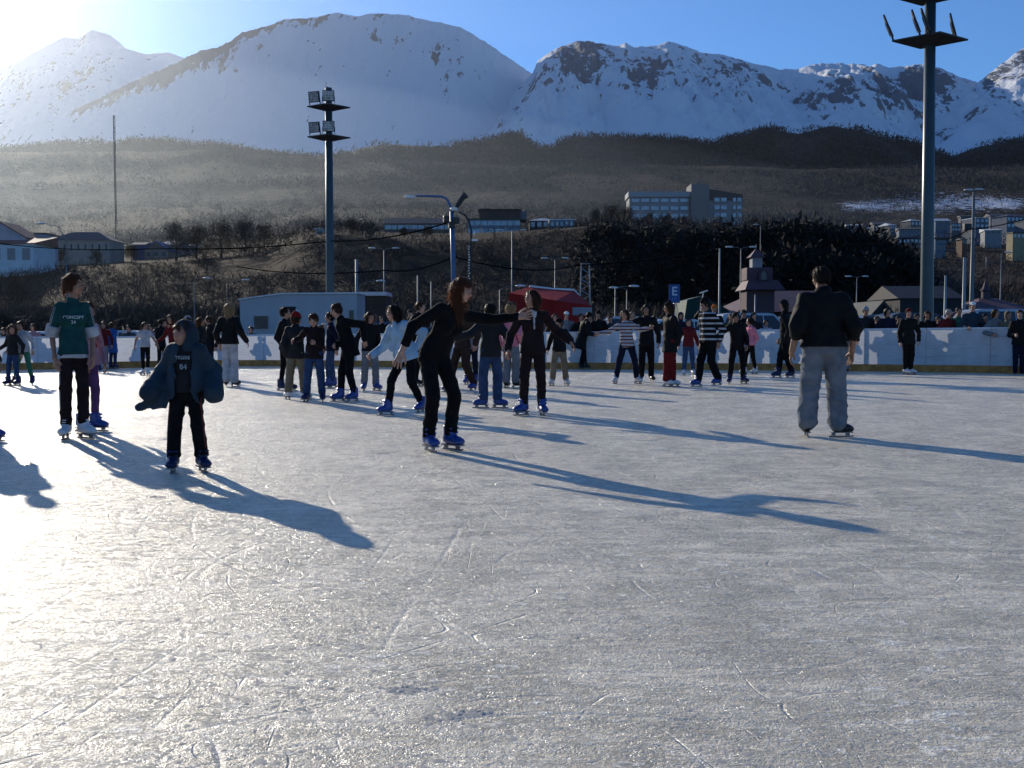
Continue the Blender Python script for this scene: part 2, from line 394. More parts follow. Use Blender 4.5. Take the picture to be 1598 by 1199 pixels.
mountain("mountain", [(-900,330),(-300,300),(0,243),(40,217),(60,206),(100,187),(160,161),(200,141),(240,123),(290,103),(320,86),(345,83),(365,73),(385,59),(400,56),(430,48),(450,39),(500,36),(530,29),(560,35),(580,30),(630,31),(670,40),(720,50),(745,65),(780,88),(810,108),(840,128),(950,200),(1100,260),(1500,300)],
         4200, 3350, 300, 58, MM, rockA, 3.7, (-.75, .35), .55, 700)
mountain("mountain", [(500,330),(640,262),(700,226),(760,182),(800,150),(830,122),(840,100),(865,85),(890,75),(915,71),(930,75),(960,80),(975,76),(985,82),(1020,78),(1040,73),(1070,80),(1090,90),(1120,92),(1150,100),(1185,108),(1210,115),(1240,116),(1265,107),(1300,108),(1330,112),(1360,110),(1380,115),(1400,112),(1430,108),(1460,115),(1490,130),(1512,138),(1560,165),(1700,220),(2000,260)],
         4000, 2800, 250, 135, MM, rockB, 9.2, (-.18, .75), 1.0, 760)
mountain("mountain", [(-900,260),(-300,200),(0,122),(40,100),(70,85),(110,65),(130,68),(155,54),(180,62),(210,85),(240,92),(270,88),(295,98),(360,130),(500,220),(700,300)],
         5400, 4000, 268, 100, MM, rockC, 21.4, (-.78, -.02), 1.1, 480)
mountain("mountain", [(1330,300),(1430,225),(1480,180),(1500,158),(1515,136),(1540,116),(1570,92),(1598,77),(1650,50),(1750,30),(1900,20),(2200,80)],
         3600, 2700, 244, 85, MM, rockD, 33.1, (.31, .85), 1.0, 400)
# ---------------------------------------------------------------- ice rink
def fence_pts():
    raw = [(-700,601),(-350,590),(0,577.5),(160,575.5),(250,573),(350,571.5),(480,572),(600,573),(750,575),(900,576.5),(1100,577.5),(1300,579),(1450,581),(1598,583),(1900,592),(2300,606)]
    return [gnd(a, b) for a, b in raw]
FP = fence_pts()
def fence_y(x): return float(np.interp(x, [p.x for p in FP], [p.y for p in FP]))
def fence_h(x): return float(np.interp(x, [-16, -12.5, -9, -4, 2, 8, 15], [1.02, 1.02, 1.08, 1.12, 1.17, 1.24, 1.31]))
ICE = make_ice()
def ice():
    poly = [(-34, -6), (34, -6)]+[(p.x, p.y+.05) for p in reversed(FP)]
    mb = MB(); mb.add([(x, y, 0) for x, y in poly], [tuple(range(len(poly)))])
    tag(mb.build("ice_rink", ICE), kind='structure')
ice()
# loose shavings and crumbs thrown up by the blades
def crumbs():
    V = []; Fc = []; n = 0
    base = np.array([(1,0,0),(-1,0,0),(0,1,0),(0,-1,0),(0,0,1),(0,0,-.4)], float)
    tri = np.array([(0,2,4),(2,1,4),(1,3,4),(3,0,4)])
    Vs = []; Fs = []
    def put(x, y, s, fl):
        nonlocal n
        a = random.random()*6.28; ca, sa = math.cos(a), math.sin(a)
        B = base*(np.array([s*random.uniform(.7, 1.6), s*random.uniform(.6, 1.1), s*fl*random.uniform(.5, 1.2)]))*rng.uniform(.7, 1.3, (6, 1))
        P = np.stack([B[:, 0]*ca-B[:, 1]*sa+x, B[:, 0]*sa+B[:, 1]*ca+y, B[:, 2]], -1)
        Vs.append(P); Fs.append(tri+n); n += 6
    for i in range(5200):
        u = random.uniform(-.56, .56); Y = 2.6+17*random.random()**1.9
        if vnoise(np.array([u*Y*1.3+50]), np.array([Y*1.3+9]))[0] < .45 and random.random() < .7: continue
        put(u*Y, Y, random.choice((.004, .006, .008, .011, .016)), .20)
    for i in range(16):          # little drifts
        u = random.uniform(-.5, .56); Y = 2.8+9*random.random()**1.4; x0 = u*Y; a = random.uniform(-.4, .4); L = random.uniform(.02, .07)
        for k in range(int(30+60*L/.07)):
            d = random.gauss(0, L); e = random.gauss(0, .02)
            put(x0+d*math.cos(a)-e*math.sin(a), Y+d*math.sin(a)+e*math.cos(a), random.choice((.006, .009, .012, .016)), .35)
    me = mesh_np("ice_shavings", np.concatenate(Vs), np.concatenate(Fs))
    o = link("ice_shavings", me, mat("shaved_ice", (.80,.78,.72), .35, bump=.5, bscale=300, spec=.6, bdist=.002, trans=.55)); tag(o, kind='stuff', label="loose white ice shavings scattered over the rink", cat="ice shavings")
crumbs()

# ---------------------------------------------------------------- rink boards
BOARD = mat("milky_board", (.62, .64, .68), .42, .10, 3., bump=.25, bscale=2.5, spec=.4, trans=.30, bdist=.02)
def scuff():
    t = BOARD.node_tree; b = t.nodes["Principled BSDF"]; src = b.inputs["Base Color"].links[0].from_socket; L = t.links.new
    g = N(t, "ShaderNodeNewGeometry"); mp = N(t, "ShaderNodeMapping"); mp.inputs["Scale"].default_value = (.8, .8, 7.); mp.inputs["Rotation"].default_value = (0, R(8), 0); L(g.outputs["Position"], mp.inputs[0])
    n = N(t, "ShaderNodeTexNoise", Scale=2.6, Detail=7., Roughness=.7); L(mp.outputs[0], n.inputs["Vector"]); v = N(t, "ShaderNodeTexVoronoi", Scale=3.5); L(g.outputs["Position"], v.inputs["Vector"])
    m1 = ramp(t, n.outputs["Fac"], [(.57, 0.), (.63, .55)]); m2 = ramp(t, v.outputs["Distance"], [(.05, .7), (.09, 0.)])
    L(mixc(t, math_(t, 'MAXIMUM', m1, m2), src, (.26, .28, .31)), b.inputs["Base Color"])
scuff()
KICK = mat("kick_plate", (.42, .19, .05), .6, .25, 6.)
CAPM = mat("board_cap", (.62, .66, .72), .5)
STEEL = mat("galvanised_steel", (.35, .37, .4), .45, .15, 8., metal=.8)
def boards():
    root = empty("rink_boards", (FP[0].x, FP[0].y, 0)); inv = Vector((-FP[0].x, -FP[0].y, 0))
    tag(root, "white milky rink boards with a yellow kick strip round the ice", "rink boards")
    # resample polyline in 2.4 m bays
    xs = np.linspace(FP[0].x, FP[-1].x, 27)
    P = [Vector((x, fence_y(x), 0)) for x in xs]
    for i in range(len(P)-1):
        a, b = P[i], P[i+1]; ha, hb = fence_h(a.x), fence_h(b.x); d = (b-a).normalized(); nn = Vector((-d.y, d.x, 0))
        g = d*.006
        def slab(z0a, z1a, z0b, z1b, off, th):
            mb = MB(); A = a+g+nn*off; B = b-g+nn*off
            vs = [A+Vector((0,0,z0a)), B+Vector((0,0,z0b)), B+nn*th+Vector((0,0,z0b)), A+nn*th+Vector((0,0,z0a)), A+Vector((0,0,z1a)), B+Vector((0,0,z1b)), B+nn*th+Vector((0,0,z1b)), A+nn*th+Vector((0,0,z1a))]
            mb.add(vs, [(3,2,1,0),(4,5,6,7),(0,1,5,4),(1,2,6,5),(2,3,7,6),(3,0,4,7)]); return mb
        # the panel is a single skin so that light passes through it once
        mb = MB(); A = a+g; B = b-g
        mb.add([A+Vector((0,0,.2)), B+Vector((0,0,.2)), B+Vector((0,0,hb-.04)), A+Vector((0,0,ha-.04))], [(0,1,2,3)])
        for o in (mb.build("panel", BOARD, root), slab(.0, .21, .0, .21, -.014, .012).build("kick_plate", KICK, root), slab(ha-.04, ha, hb-.04, hb, -.02, .06).build("cap_rail", CAPM, root)):
            o.location = inv
        mp = MB(); mp.box(a+nn*.05+Vector((0,0,(ha-.05)/2)), (.05, .06, ha-.05), math.atan2(d.y, d.x)); o = mp.build("post", STEEL, root); o.location = inv
boards()
# ---------------------------------------------------------------- figures: distance-field modelling
class Field:
    def __init__(s): s.p = []
    def cone(s, a, b, ra, rb=None, k=.03, X=None, Y=None, cut=False):
        """rounded cone from a to b; ra/rb may be (rx, ry) along axes X, Y"""
        s.p.append(('c', np.array(a, float), np.array(b, float), ra, rb if rb is not None else ra, k, X, Y, cut)); return s
    def ell(s, c, r, k=.03, M=None, cut=False):
        s.p.append(('e', np.array(c, float), np.array(r, float), M, None, k, None, None, cut)); return s
    def plane(s, p, n):      # removes everything on the side n points to
        s.p.append(('p', np.array(p, float), np.array(n, float))); return s
    def warp(s, fn): s.p.append(('w', fn)); return s
    def bounds(s):
        lo = np.full(3, 1e9); hi = -lo
        for q in s.p:
            if q[0] == 'c' and not q[8]:
                r = max(np.max(q[3]), np.max(q[4])); lo = np.minimum(lo, np.minimum(q[1], q[2])-r); hi = np.maximum(hi, np.maximum(q[1], q[2])+r)
            elif q[0] == 'e' and not q[8]:
                r = q[2].max() if q[3] is not None else q[2]; lo = np.minimum(lo, q[1]-r); hi = np.maximum(hi, q[1]+r)
        return lo, hi
    def mesh(s, h):
        lo, hi = s.bounds(); lo = lo-2.5*h-.012; hi = hi+2.5*h+.012
        n = np.ceil((hi-lo)/h).astype(int)+1
        ax = [lo[i]+h*np.arange(n[i]) for i in range(3)]
        D = np.full(n, .2)
        for q in s.p:
            if q[0] == 'p':
                G = (ax[0][:, None, None]-q[1][0])*q[2][0]+(ax[1][None, :, None]-q[1][1])*q[2][1]+(ax[2][None, None, :]-q[1][2])*q[2][2]
                D = np.maximum(D, G); continue
            if q[0] == 'w':
                D = D+q[1](ax[0][:, None, None], ax[1][None, :, None], ax[2][None, None, :]); continue
            k = q[5]
            if q[0] == 'c':
                a, b, ra, rb = q[1:5]; r = max(np.max(ra), np.max(rb)); l0 = np.minimum(a, b)-r; h0 = np.maximum(a, b)+r
            else:
                r = q[2].max() if q[3] is not None else q[2]; l0 = q[1]-r; h0 = q[1]+r
            pad = k+2*h+.01
            i0 = np.clip(np.floor((l0-pad-lo)/h).astype(int), 0, n); i1 = np.clip(np.ceil((h0+pad-lo)/h).astype(int)+1, 0, n)
            if (i1 <= i0).any(): continue
            sl = tuple(slice(i0[j], i1[j]) for j in range(3))
            x = ax[0][sl[0]][:, None, None]; y = ax[1][sl[1]][None, :, None]; z = ax[2][sl[2]][None, None, :]
            if q[0] == 'c':
                ab = b-a; L2 = max(ab @ ab, 1e-9)
                px, py, pz = x-a[0], y-a[1], z-a[2]
                t = np.clip((px*ab[0]+py*ab[1]+pz*ab[2])/L2, 0, 1)
                rx, ry, rz = px-t*ab[0], py-t*ab[1], pz-t*ab[2]
                if np.ndim(ra) == 0 and np.ndim(rb) == 0:
                    d = np.sqrt(rx*rx+ry*ry+rz*rz)-(ra+(rb-ra)*t)
                else:
                    ra = np.array(ra) if np.ndim(ra) else np.array([ra, ra]); rb = np.array(rb) if np.ndim(rb) else np.array([rb, rb])
                    X = np.array(q[6]); W = ra[0]+(rb[0]-ra[0])*t; E = ra[1]+(rb[1]-ra[1])*t; mn = np.minimum(W, E)
                    u = rx*X[0]+ry*X[1]+rz*X[2]; rr = np.maximum(rx*rx+ry*ry+rz*rz-u*u, 0)
                    d = (np.sqrt((u/W)**2+rr/(E*E))-1)*mn
            else:
                c, r, M = q[1:4]; v = [x-c[0], y-c[1], z-c[2]]
                if M is not None: v = [v[0]*M[0][j]+v[1]*M[1][j]+v[2]*M[2][j] for j in range(3)]   # columns of M = local axes
                k0 = np.sqrt((v[0]/r[0])**2+(v[1]/r[1])**2+(v[2]/r[2])**2); k1 = np.sqrt((v[0]/r[0]**2)**2+(v[1]/r[1]**2)**2+(v[2]/r[2]**2)**2)
                d = k0*(k0-1)/np.maximum(k1, 1e-6)
            A = D[sl]
            if q[8]:
                d = -d; hh_ = np.clip(.5+.5*(d-A)/k, 0, 1); D[sl] = A+(d-A)*hh_+k*hh_*(1-hh_)
            else:
                hh_ = np.clip(.5+.5*(A-d)/k, 0, 1); D[sl] = A+(d-A)*hh_-k*hh_*(1-hh_)
        return nets(D, lo, h)
def nets(D, lo, h):
    ins = D < 0; n = D.shape
    if not ins.any(): return np.zeros((0, 3)), np.zeros((0, 4), int)
    acc = np.zeros((n[0]-1, n[1]-1, n[2]-1, 3), np.float32); cnt = np.zeros((n[0]-1, n[1]-1, n[2]-1), np.float32)
    cross = []
    for a in range(3):
        s0 = [slice(None)]*3; s1 = [slice(None)]*3; s0[a] = slice(0, -1); s1[a] = slice(1, None)
        d0, d1 = D[tuple(s0)], D[tuple(s1)]; c = ins[tuple(s0)] != ins[tuple(s1)]; cross.append(c)
        I = np.argwhere(c); t = d0[c]/(d0[c]-d1[c])
        P = I.astype(np.float32); P[:, a] += t
        o = [b for b in range(3) if b != a]
        for da in (0, -1):
            for db in (0, -1):
                J = I.copy(); J[:, o[0]] += da; J[:, o[1]] += db
                ok = (J >= 0).all(1) & (J[:, 0] < n[0]-1) & (J[:, 1] < n[1]-1) & (J[:, 2] < n[2]-1)
                J = J[ok]; np.add.at(acc, (J[:, 0], J[:, 1], J[:, 2]), P[ok]); np.add.at(cnt, (J[:, 0], J[:, 1], J[:, 2]), 1)
    m = cnt > 0; idx = np.full(m.shape, -1, int); idx[m] = np.arange(m.sum())
    V = acc[m]/cnt[m][:, None]*h+lo
    Q = []
    for a in range(3):
        I = np.argwhere(cross[a]); o = [(a+1) % 3, (a+2) % 3]
        ok = (I[:, o[0]] > 0) & (I[:, o[1]] > 0) & (I[:, o[0]] < n[o[0]]-1) & (I[:, o[1]] < n[o[1]]-1); I = I[ok]
        def g(da, db):
            J = I.copy(); J[:, o[0]] += da; J[:, o[1]] += db; return idx[J[:, 0], J[:, 1], J[:, 2]]
        q = np.stack([g(-1, -1), g(0, -1), g(0, 0), g(-1, 0)], 1)
        fl = ins[I[:, 0], I[:, 1], I[:, 2]]
        q[~fl] = q[~fl][:, ::-1]; Q.append(q)
    return V, np.concatenate(Q)

def unit(v): v = np.array(v, float); n = np.linalg.norm(v); return v/n if n > 1e-9 else v
V3 = lambda x, y, z: np.array([x, y, z], float)

# head in its own units: 1 = head height, +Y forward, +Z up
def head_mesh(h, child=0.):
    f = Field(); w = 1+.04*child
    f.ell((0,-.06,.12), (.335*w,.42,.375), .05); f.ell((0,.09,-.16), (.255*w,.285,.33), .10)
    f.ell((0,.235,-.405), (.10,.085,.075), .07)
    for s in (-1, 1):
        f.ell((.15*s,.25,-.12), (.10,.09,.10), .06); f.ell((.335*s,-.04,-.03), (.035,.085,.125), .015)
    f.ell((0,.345,.085), (.20,.05,.04), .05)
    f.cone((0,.37,.04), (0,.455-.02*child,-.10), .030, .048, .03)
    for s in (-1, 1): f.ell((.045*s,.395,-.115), (.035,.035,.03), .02)
    for s in (-1, 1): f.ell((.14*s,.425,-.005), (.075,.075,.045), .035, cut=True)
    for s in (-1, 1): f.ell((.135*s,.315,-.005), (.062,.052,.05), .008)
    f.ell((0,.372,-.245), (.092,.04,.020), .02); f.ell((0,.362,-.285), (.078,.042,.022), .02)
    V, Q = f.mesh(h); C = V[Q].mean(1); mi = np.zeros(len(Q), int)
    ax, y, z = np.abs(C[:, 0]), C[:, 1], C[:, 2]
    mi[(np.abs(ax-.135) < .052) & (np.abs(z+.005) < .024) & (y > .29)] = 1
    mi[(np.abs(ax-.135) < .024) & (np.abs(z+.005) < .026) & (y > .29)] = 2
    mi[(ax > .07) & (ax < .20) & (z > .070) & (z < .096) & (y > .25)] = 3
    mi[(ax < .092) & (z > -.305) & (z < -.228) & (y > .33)] = 4
    return V, Q, mi
HEADS = {}
def get_head(lod, child):
    k = (lod, child > .5)
    if k not in HEADS: HEADS[k] = head_mesh({0: .017, 1: .030, 2: .05}[lod], 1. if child > .5 else 0.)
    return HEADS[k]
# right hand: origin at wrist, +Y along the fingers, +Z back of the hand, thumb towards -X; 1 unit = hand length
HANDS = {}
def get_hand(lod, pose):
    key = (lod, pose)
    if key in HANDS: return HANDS[key]
    f = Field(); curl = {'relaxed': .45, 'open': .12, 'fist': 1.25}[pose]; spread = {'relaxed': .10, 'open': .20, 'fist': .02}[pose]
    f.cone((0,-.10,0), (0,.06,0), .15, .155, .05)
    f.cone((-.01,.08,0), (-.02,.42,0), (.19,.085), (.22,.075), .06, X=(1,0,0))
    for i, (x, L, r) in enumerate(((-.17,.44,.052), (-.06,.49,.054), (.05,.45,.052), (.145,.36,.046))):
        a = V3(x,.43,.01); yaw = (i-1.5)*spread
        for j, q in enumerate((.42,.33,.25)):
            ang = curl*(j+.55)*(.8+.12*i); b = a+L*q*V3(math.sin(yaw)*math.cos(ang), math.cos(yaw)*math.cos(ang), -math.sin(ang))
            f.cone(a, b, r*(1-.09*j), r*(1-.09*(j+1)), .018); a = b
    c2 = {'relaxed': .5, 'open': .1, 'fist': 1.0}[pose]
    a = V3(-.10,.12,-.03); b = a+V3(-.16,.14,-.05); c = b+.18*V3(-.45+.4*c2, .85, -.25-.4*c2); d = c+.14*V3(-.25+.6*c2, .85, -.3-.4*c2)
    f.cone(a, b, .085, .066, .04); f.cone(b, c, .062, .055, .02); f.cone(c, d, .055, .045, .02)
    HANDS[key] = f.mesh({0: .028, 1: .042, 2: .06}[lod]); return HANDS[key]

# ice skate template: origin at ankle joint, +Y toe, sole height in metres for a 25 cm boot
def skate_meshes():
    out = {}
    for kind in ('plastic', 'leather'):
        f = Field(); b = .006 if kind == 'plastic' else 0
        f.cone((0,.0,.075), (0,-.004,.0), (.054+b,.060+b), (.046+b,.054+b), .03, X=(1,0,0))
        f.cone((0,-.03,-.035), (0,.145,-.046), (.040+b,.034), (.046+b,.030), .03, X=(1,0,0))
        f.cone((0,0,.0), (0,.11,-.03), (.04,.04), (.036,.030), .04, X=(1,0,0))
        f.plane((0,0,-.072), (0,0,-1)); f.plane((0,0,.105), (0,0,1))
        if kind == 'plastic':
            for z, y in ((.078,.062), (.036,.058)): f.cone((-.045,y,z), (.045,y,z), .013, .013, .006)
            f.cone((-.035,.105,-.015), (.035,.105,-.015), .013, .013, .006)
        else:
            for k in range(5): f.cone((-.018,.062+.016*k,.07-.022*k), (.018,.062+.016*k,.07-.022*k), .006, .006, .004)
        V, Q = f.mesh(.0085); out[kind] = mesh_np("skate_boot", V, Q)
        mb = MB(); mb.box((0,.045,-.078), (.078,.235,.012)) if kind == 'plastic' else mb.box((0,.045,-.078), (.062,.225,.010))
        mb.box((0,-.045,-.095), (.014,.045,.03)); mb.box((0,.11,-.095), (.014,.05,.03))
        mb.prism([(-.09,-.128),(.16,-.128),(.182,-.122),(.18,-.112),(-.088,-.112)], 'x', -.004, .004)
        out[kind+'_b'] = mb
    return out
SK = skate_meshes()
SKB = {}
SKH = .13      # ankle joint above the ice with the skate on

SKINS = {'fair': (.42,.23,.16), 'tan': (.28,.145,.095), 'warm': (.35,.185,.125)}
def skin_mats(skin, haircol):
    return [mat('skin_'+skin, SKINS[skin], .5, .08, 30, bump=.1, bscale=200, spec=.35, bdist=.001), mat('eye_white', (.30,.28,.27), .3), mat('iris', (.03,.02,.015), .2),
            mat('brow_%s' % haircol, HAIRC[haircol], .8), mat('lip_'+skin, tuple(c*k for c, k in zip(SKINS[skin], (.95,.62,.66))), .5)]
HAIRC = {'black': (.008,.007,.006), 'brown': (.028,.015,.009), 'auburn': (.045,.018,.009), 'blond': (.19,.125,.065), 'grey': (.3,.29,.28)}
def hair_mat(c):
    nm = 'hair_'+c
    if nm in _M: return _M[nm]
    m, t, b = newmat(nm); L = t.links.new
    tc = N(t, "ShaderNodeTexCoord"); mp = N(t, "ShaderNodeMapping"); mp.inputs["Scale"].default_value = (1, 1, .08); L(tc.outputs["Object"], mp.inputs[0])
    n = N(t, "ShaderNodeTexNoise", Scale=130., Detail=3.); L(mp.outputs[0], n.inputs["Vector"])
    k = HAIRC[c]; L(mixc(t, n.outputs["Fac"], tuple(x*.6 for x in k), tuple(min(1, x*1.7) for x in k)), b.inputs["Base Color"])
    b.inputs["Roughness"].default_value = .5; b.inputs["Specular IOR Level"].default_value = .12; b.inputs["Sheen Weight"].default_value = .02; b.inputs["Sheen Tint"].default_value = tuple(min(1, x*6+.05) for x in k)+(1,)
    bp = N(t, "ShaderNodeBump", Strength=.8, Distance=.004); L(n.outputs["Fac"], bp.inputs["Height"]); L(bp.outputs[0], b.inputs["Normal"])
    tr = N(t, "ShaderNodeBsdfTranslucent"); tr.inputs[0].default_value = (min(.62, k[0]*7+.12), min(.48, k[1]*6+.06), min(.30, k[2]*5+.02), 1); mx = N(t, "ShaderNodeMixShader"); mx.inputs[0].default_value = .22
    L(b.outputs[0], mx.inputs[1]); L(tr.outputs[0], mx.inputs[2]); L(mx.outputs[0], t.nodes["Material Output"].inputs[0])
    _M[nm] = m; return m
CLOTH = {'black': (.007,.007,.008), 'charcoal': (.018,.018,.021), 'navy': (.008,.011,.026), 'darkblue': (.02,.04,.10), 'slate': (.022,.038,.056), 'blue': (.03,.10,.30), 'denim': (.03,.055,.12), 'paledenim': (.135,.15,.175),
         'brown': (.035,.021,.017), 'darkbrown': (.019,.012,.013), 'tan': (.24,.18,.12), 'khaki': (.16,.13,.09), 'lightgrey': (.36,.37,.40), 'grey': (.15,.155,.17), 'white': (.68,.69,.72), 'paleblue': (.26,.38,.50),
         'green': (.03,.13,.09), 'teal': (.012,.055,.055), 'red': (.30,.012,.012), 'darkred': (.10,.010,.012), 'pink': (.55,.18,.24), 'purple': (.08,.04,.11), 'mauve': (.28,.16,.20), 'orange': (.45,.11,.02), 'olive': (.06,.065,.035), 'cream': (.55,.5,.4)}
def cloth_mat(c, kind='knit'):
    if '/' in c:      # striped: "a/b/period"
        nm = 'striped_'+c
        if nm in _M: return _M[nm]
        a, b_, p = c.split('/'); m, t, b = newmat(nm.replace('/', '_')); L = t.links.new
        tc = N(t, "ShaderNodeTexCoord"); sx = N(t, "ShaderNodeSeparateXYZ"); L(tc.outputs["Object"], sx.inputs[0])
        w = math_(t, 'FRACT', math_(t, 'MULTIPLY', sx.outputs[2], 1/float(p)))
        L(mixc(t, math_(t, 'LESS_THAN', w, .34), CLOTH[a], CLOTH[b_]), b.inputs["Base Color"]); b.inputs["Roughness"].default_value = .9
        b.inputs["Specular IOR Level"].default_value = .1
        _M[nm] = m; return m
    if kind == 'shell': return mat('shell_'+c, CLOTH[c], .72, .15, 7, bump=.4, bscale=16, spec=.12, sheen=0., bdist=.007)
    return mat('fabric_'+c, CLOTH[c], .9, .18, 9, bump=.4, bscale=40, spec=.06, sheen=.04, bdist=.003)

def ik(a, b, l1, l2, hint):
    d = b-a; L = np.linalg.norm(d); u = d/max(L, 1e-6); L = min(L, (l1+l2)*.9995)
    x = (l1*l1-l2*l2+L*L)/(2*L); h = math.sqrt(max(l1*l1-x*x, 0)); hint = np.array(hint, float); hv = hint-u*(hint @ u); hv = unit(hv)
    return a+u*x+hv*h, a+u*L
def wrinkle(amp, seed, fz=60, lo=None):
    a, b, c = [x*6.28 for x in rng.random(3)]
    def fn(x, y, z):
        ph = 2.2*np.sin(6.1*x+a)+1.7*np.sin(7.3*y+b)+1.1*np.sin(5.2*z+c)
        f1 = 1-np.abs(np.sin(fz*.42*z+8*x+ph)); f2 = 1-np.abs(np.sin(fz*.30*z-14*x+6*y-ph+b))
        m1 = .5+.5*np.sin(9*z+4*x+c); w = (f1*f1*m1+f2*f2*(1-m1))*-1.5+.45+.35*np.sin(31*x-27*y+16*z+a)
        return amp*w
    return fn
def text_part(name, body, size, M, material, parent, extrude=.001, offset=.001):
    cu = bpy.data.curves.new(name, 'FONT'); cu.body = body; cu.size = size; cu.align_x = 'CENTER'; cu.align_y = 'CENTER'; cu.extrude = extrude; cu.offset = offset
    o = bpy.data.objects.new(name, cu); COL.objects.link(o)
    bpy.context.view_layer.update(); me = bpy.data.meshes.new_from_object(o.evaluated_get(bpy.context.evaluated_depsgraph_get()))
    bpy.data.objects.remove(o); me.materials.clear(); r = link(name, me, material, parent); r.matrix_local = M; return r

PEOPLE = []
def person(px, fy, hpx, label, face=0, head=None, nod=0, lean=(0, 0), crouch=0., feet=((-.09, 0), (.09, 0)), toes=None, lift=(0, 0), arms=((-.25,0,-.93), (.25,0,-.93)), hands=('relaxed', 'relaxed'),
           top='black', topkind='knit', tl=.06, tth=.012, sleeve=1., flare=0., hood=False, legs='denim', lth=.014, lf=0., hair='black', hs='short', hlen=.0, hat=None, hatc='black', skates='blue', skin='warm', lod=1, child=0.,
           twist=0, groundz=0., group='skaters on the ice', noskate=False, extra=None, Y=None, X=None, slim=1., gloves=None, fem=0, name='person', cat='skater'):
    """feet: (right, left) offsets in metres on the ice (x image-right, y away); arms: wrist targets from each shoulder in arm lengths (x, y, z); px, fy = photo pixel of the feet"""
    if Y is None: g = gnd(px, fy, groundz)
    else: g = Vector((at(px, 519, Y).x if X is None else X, Y, groundz))
    H = hpx*g.y/F if hpx > 3 else hpx
    sk = 0 if noskate else SKH-.039*H
    if not noskate: H = H-.06
    th = R(face); fw = V3(math.sin(th), -math.cos(th), 0); lf_ = V3(math.cos(th), math.sin(th), 0); up = V3(0, 0, 1)
    an_z = .042*H if noskate else SKH
    l1, l2 = .247*H, .245*H
    F_ = [V3(feet[i][0], feet[i][1], an_z+lift[i]) for i in (0, 1)]      # 0 = right, 1 = left
    hw = .045*H*slim
    pel = V3(0, 0, 0)+(F_[0]+F_[1])/2*V3(1, 1, 0)+V3(lean[0]*-.25, lean[1]*-.25, 0)
    pz = (.53*H+ (an_z-.039*H))*(1-crouch)
    for i, s in ((0, -1), (1, 1)):
        hp = pel+lf_*hw*s; hd = np.linalg.norm((F_[i]-hp)[:2]); pz = min(pz, F_[i][2]+math.sqrt(max((l1+l2)**2*.992-hd*hd, .01)))
    pel[2] = pz
    T = .29*H; ln = math.hypot(*lean); T2 = math.sqrt(max(T*T-ln*ln, .01)); neck = pel+V3(lean[0], lean[1], T2); spine = unit(neck-pel)
    tt = R(face+twist); cf = V3(math.sin(tt), -math.cos(tt), 0); cl = V3(math.cos(tt), math.sin(tt), 0); cl = unit(cl-spine*(cl @ spine)); cfv = unit(np.cross(spine, cl))
    if cfv @ cf < 0: cfv = -cfv
    hips = [pel-lf_*hw, pel+lf_*hw]
    knees = []; ank = []
    tdir = []
    for i in (0, 1):
        ta = R(face if toes is None else toes[i]); td = V3(math.sin(ta), -math.cos(ta), 0); tdir.append(td)
        kk, aa = ik(hips[i], F_[i], l1, l2, unit(fw+td)*1.+lf_*(.12*(-1 if i == 0 else 1))); knees.append(kk); ank.append(aa)
    sw = (.093 if child < .5 else .086)*H*slim
    sho = [neck-cl*sw-spine*.026*H, neck+cl*sw-spine*.026*H]
    al = .186*H; fl = .150*H; el = []; wr = []
    for i in (0, 1):
        tgt = sho[i]+np.array(arms[i])*(al+fl)*.965
        e, w = ik(sho[i], tgt, al, fl, -cfv*1.0+cl*(.5 if i else -.5)-up*.6); el.append(e); wr.append(w)
    hh = (.150+.042*H); ha = R(face if head is None else head); hf = V3(math.sin(ha), -math.cos(ha), 0)
    nd = R(nod); hup = unit(up*math.cos(nd)+hf*math.sin(nd)*1.0+spine*.35); hf = unit(hf-hup*(hf @ hup)); hr = np.cross(hf, hup)
    hc = neck+unit(hup+spine)*(.18*H-hh*.5)+hf*.018*H
    HM = np.stack([hr, hf, hup], 1)      # columns
    # ---- body
    res = {0: .0125, 1: .019, 2: .027}[lod]; b = Field(); q = H*slim
    b.cone(pel-spine*.01*H, pel+spine*.09*H, (.078*q,.055*q), (.066*q,.050*q), .05, X=lf_)
    b.cone(pel+spine*.10*H, neck-spine*.055*H, (.066*q,.050*q), (.083*q,.056*q), .05, X=cl)
    for i in (0, 1):
        b.cone(hips[i], knees[i], .043*q, .031*q, .03); b.cone(knees[i], ank[i], .034*q, .022*q, .02)
        b.cone(neck-spine*.04*H, sho[i], .032*q, .026*q, .04); b.cone(sho[i], el[i], .029*q, .022*q, .02); b.cone(el[i], wr[i], .023*q, .0165*q, .015)
    b.cone(neck-spine*.02*H, hc-hup*hh*.22, .036*q, .031*H, .02)
    V, Q = b.mesh(res); Vs = [V]; Qs = [Q]; Ms = [np.zeros(len(Q), int)]; n = len(V)
    hv, hq, hm = get_head(lod, child); Vs.append((hv*hh) @ HM.T+hc); Qs.append(hq+n); Ms.append(hm); n += len(hv)
    handL = .108*H
    glove_parts = []
    for i in (0, 1):
        hv, hq = get_hand(lod, hands[i]); v = hv.copy()
        if i == 1: v[:, 0] *= -1; hq = hq[:, ::-1]
        d = unit(wr[i]-el[i]); bend = unit(d*1.0+(-up*.25 if hands[i] == 'relaxed' else 0*up))
        # back of hand outward; thumb forward
        bk = cl*(1 if i else -1)+cfv*.35; bk = unit(bk-bend*(bk @ bend)); X_ = np.cross(bend, bk)
        M = np.stack([X_, bend, bk], 1); w = (v*handL) @ M.T+wr[i]+d*.004*H
        if gloves: glove_parts.append((w, hq))
        Vs.append(w); Qs.append(hq+n); Ms.append(np.zeros(len(hq), int)); n += len(v)
    root = empty(name, g); tag(root, label, cat, group)
    me = mesh_np("body", np.concatenate(Vs), np.concatenate(Qs), True, np.concatenate(Ms))
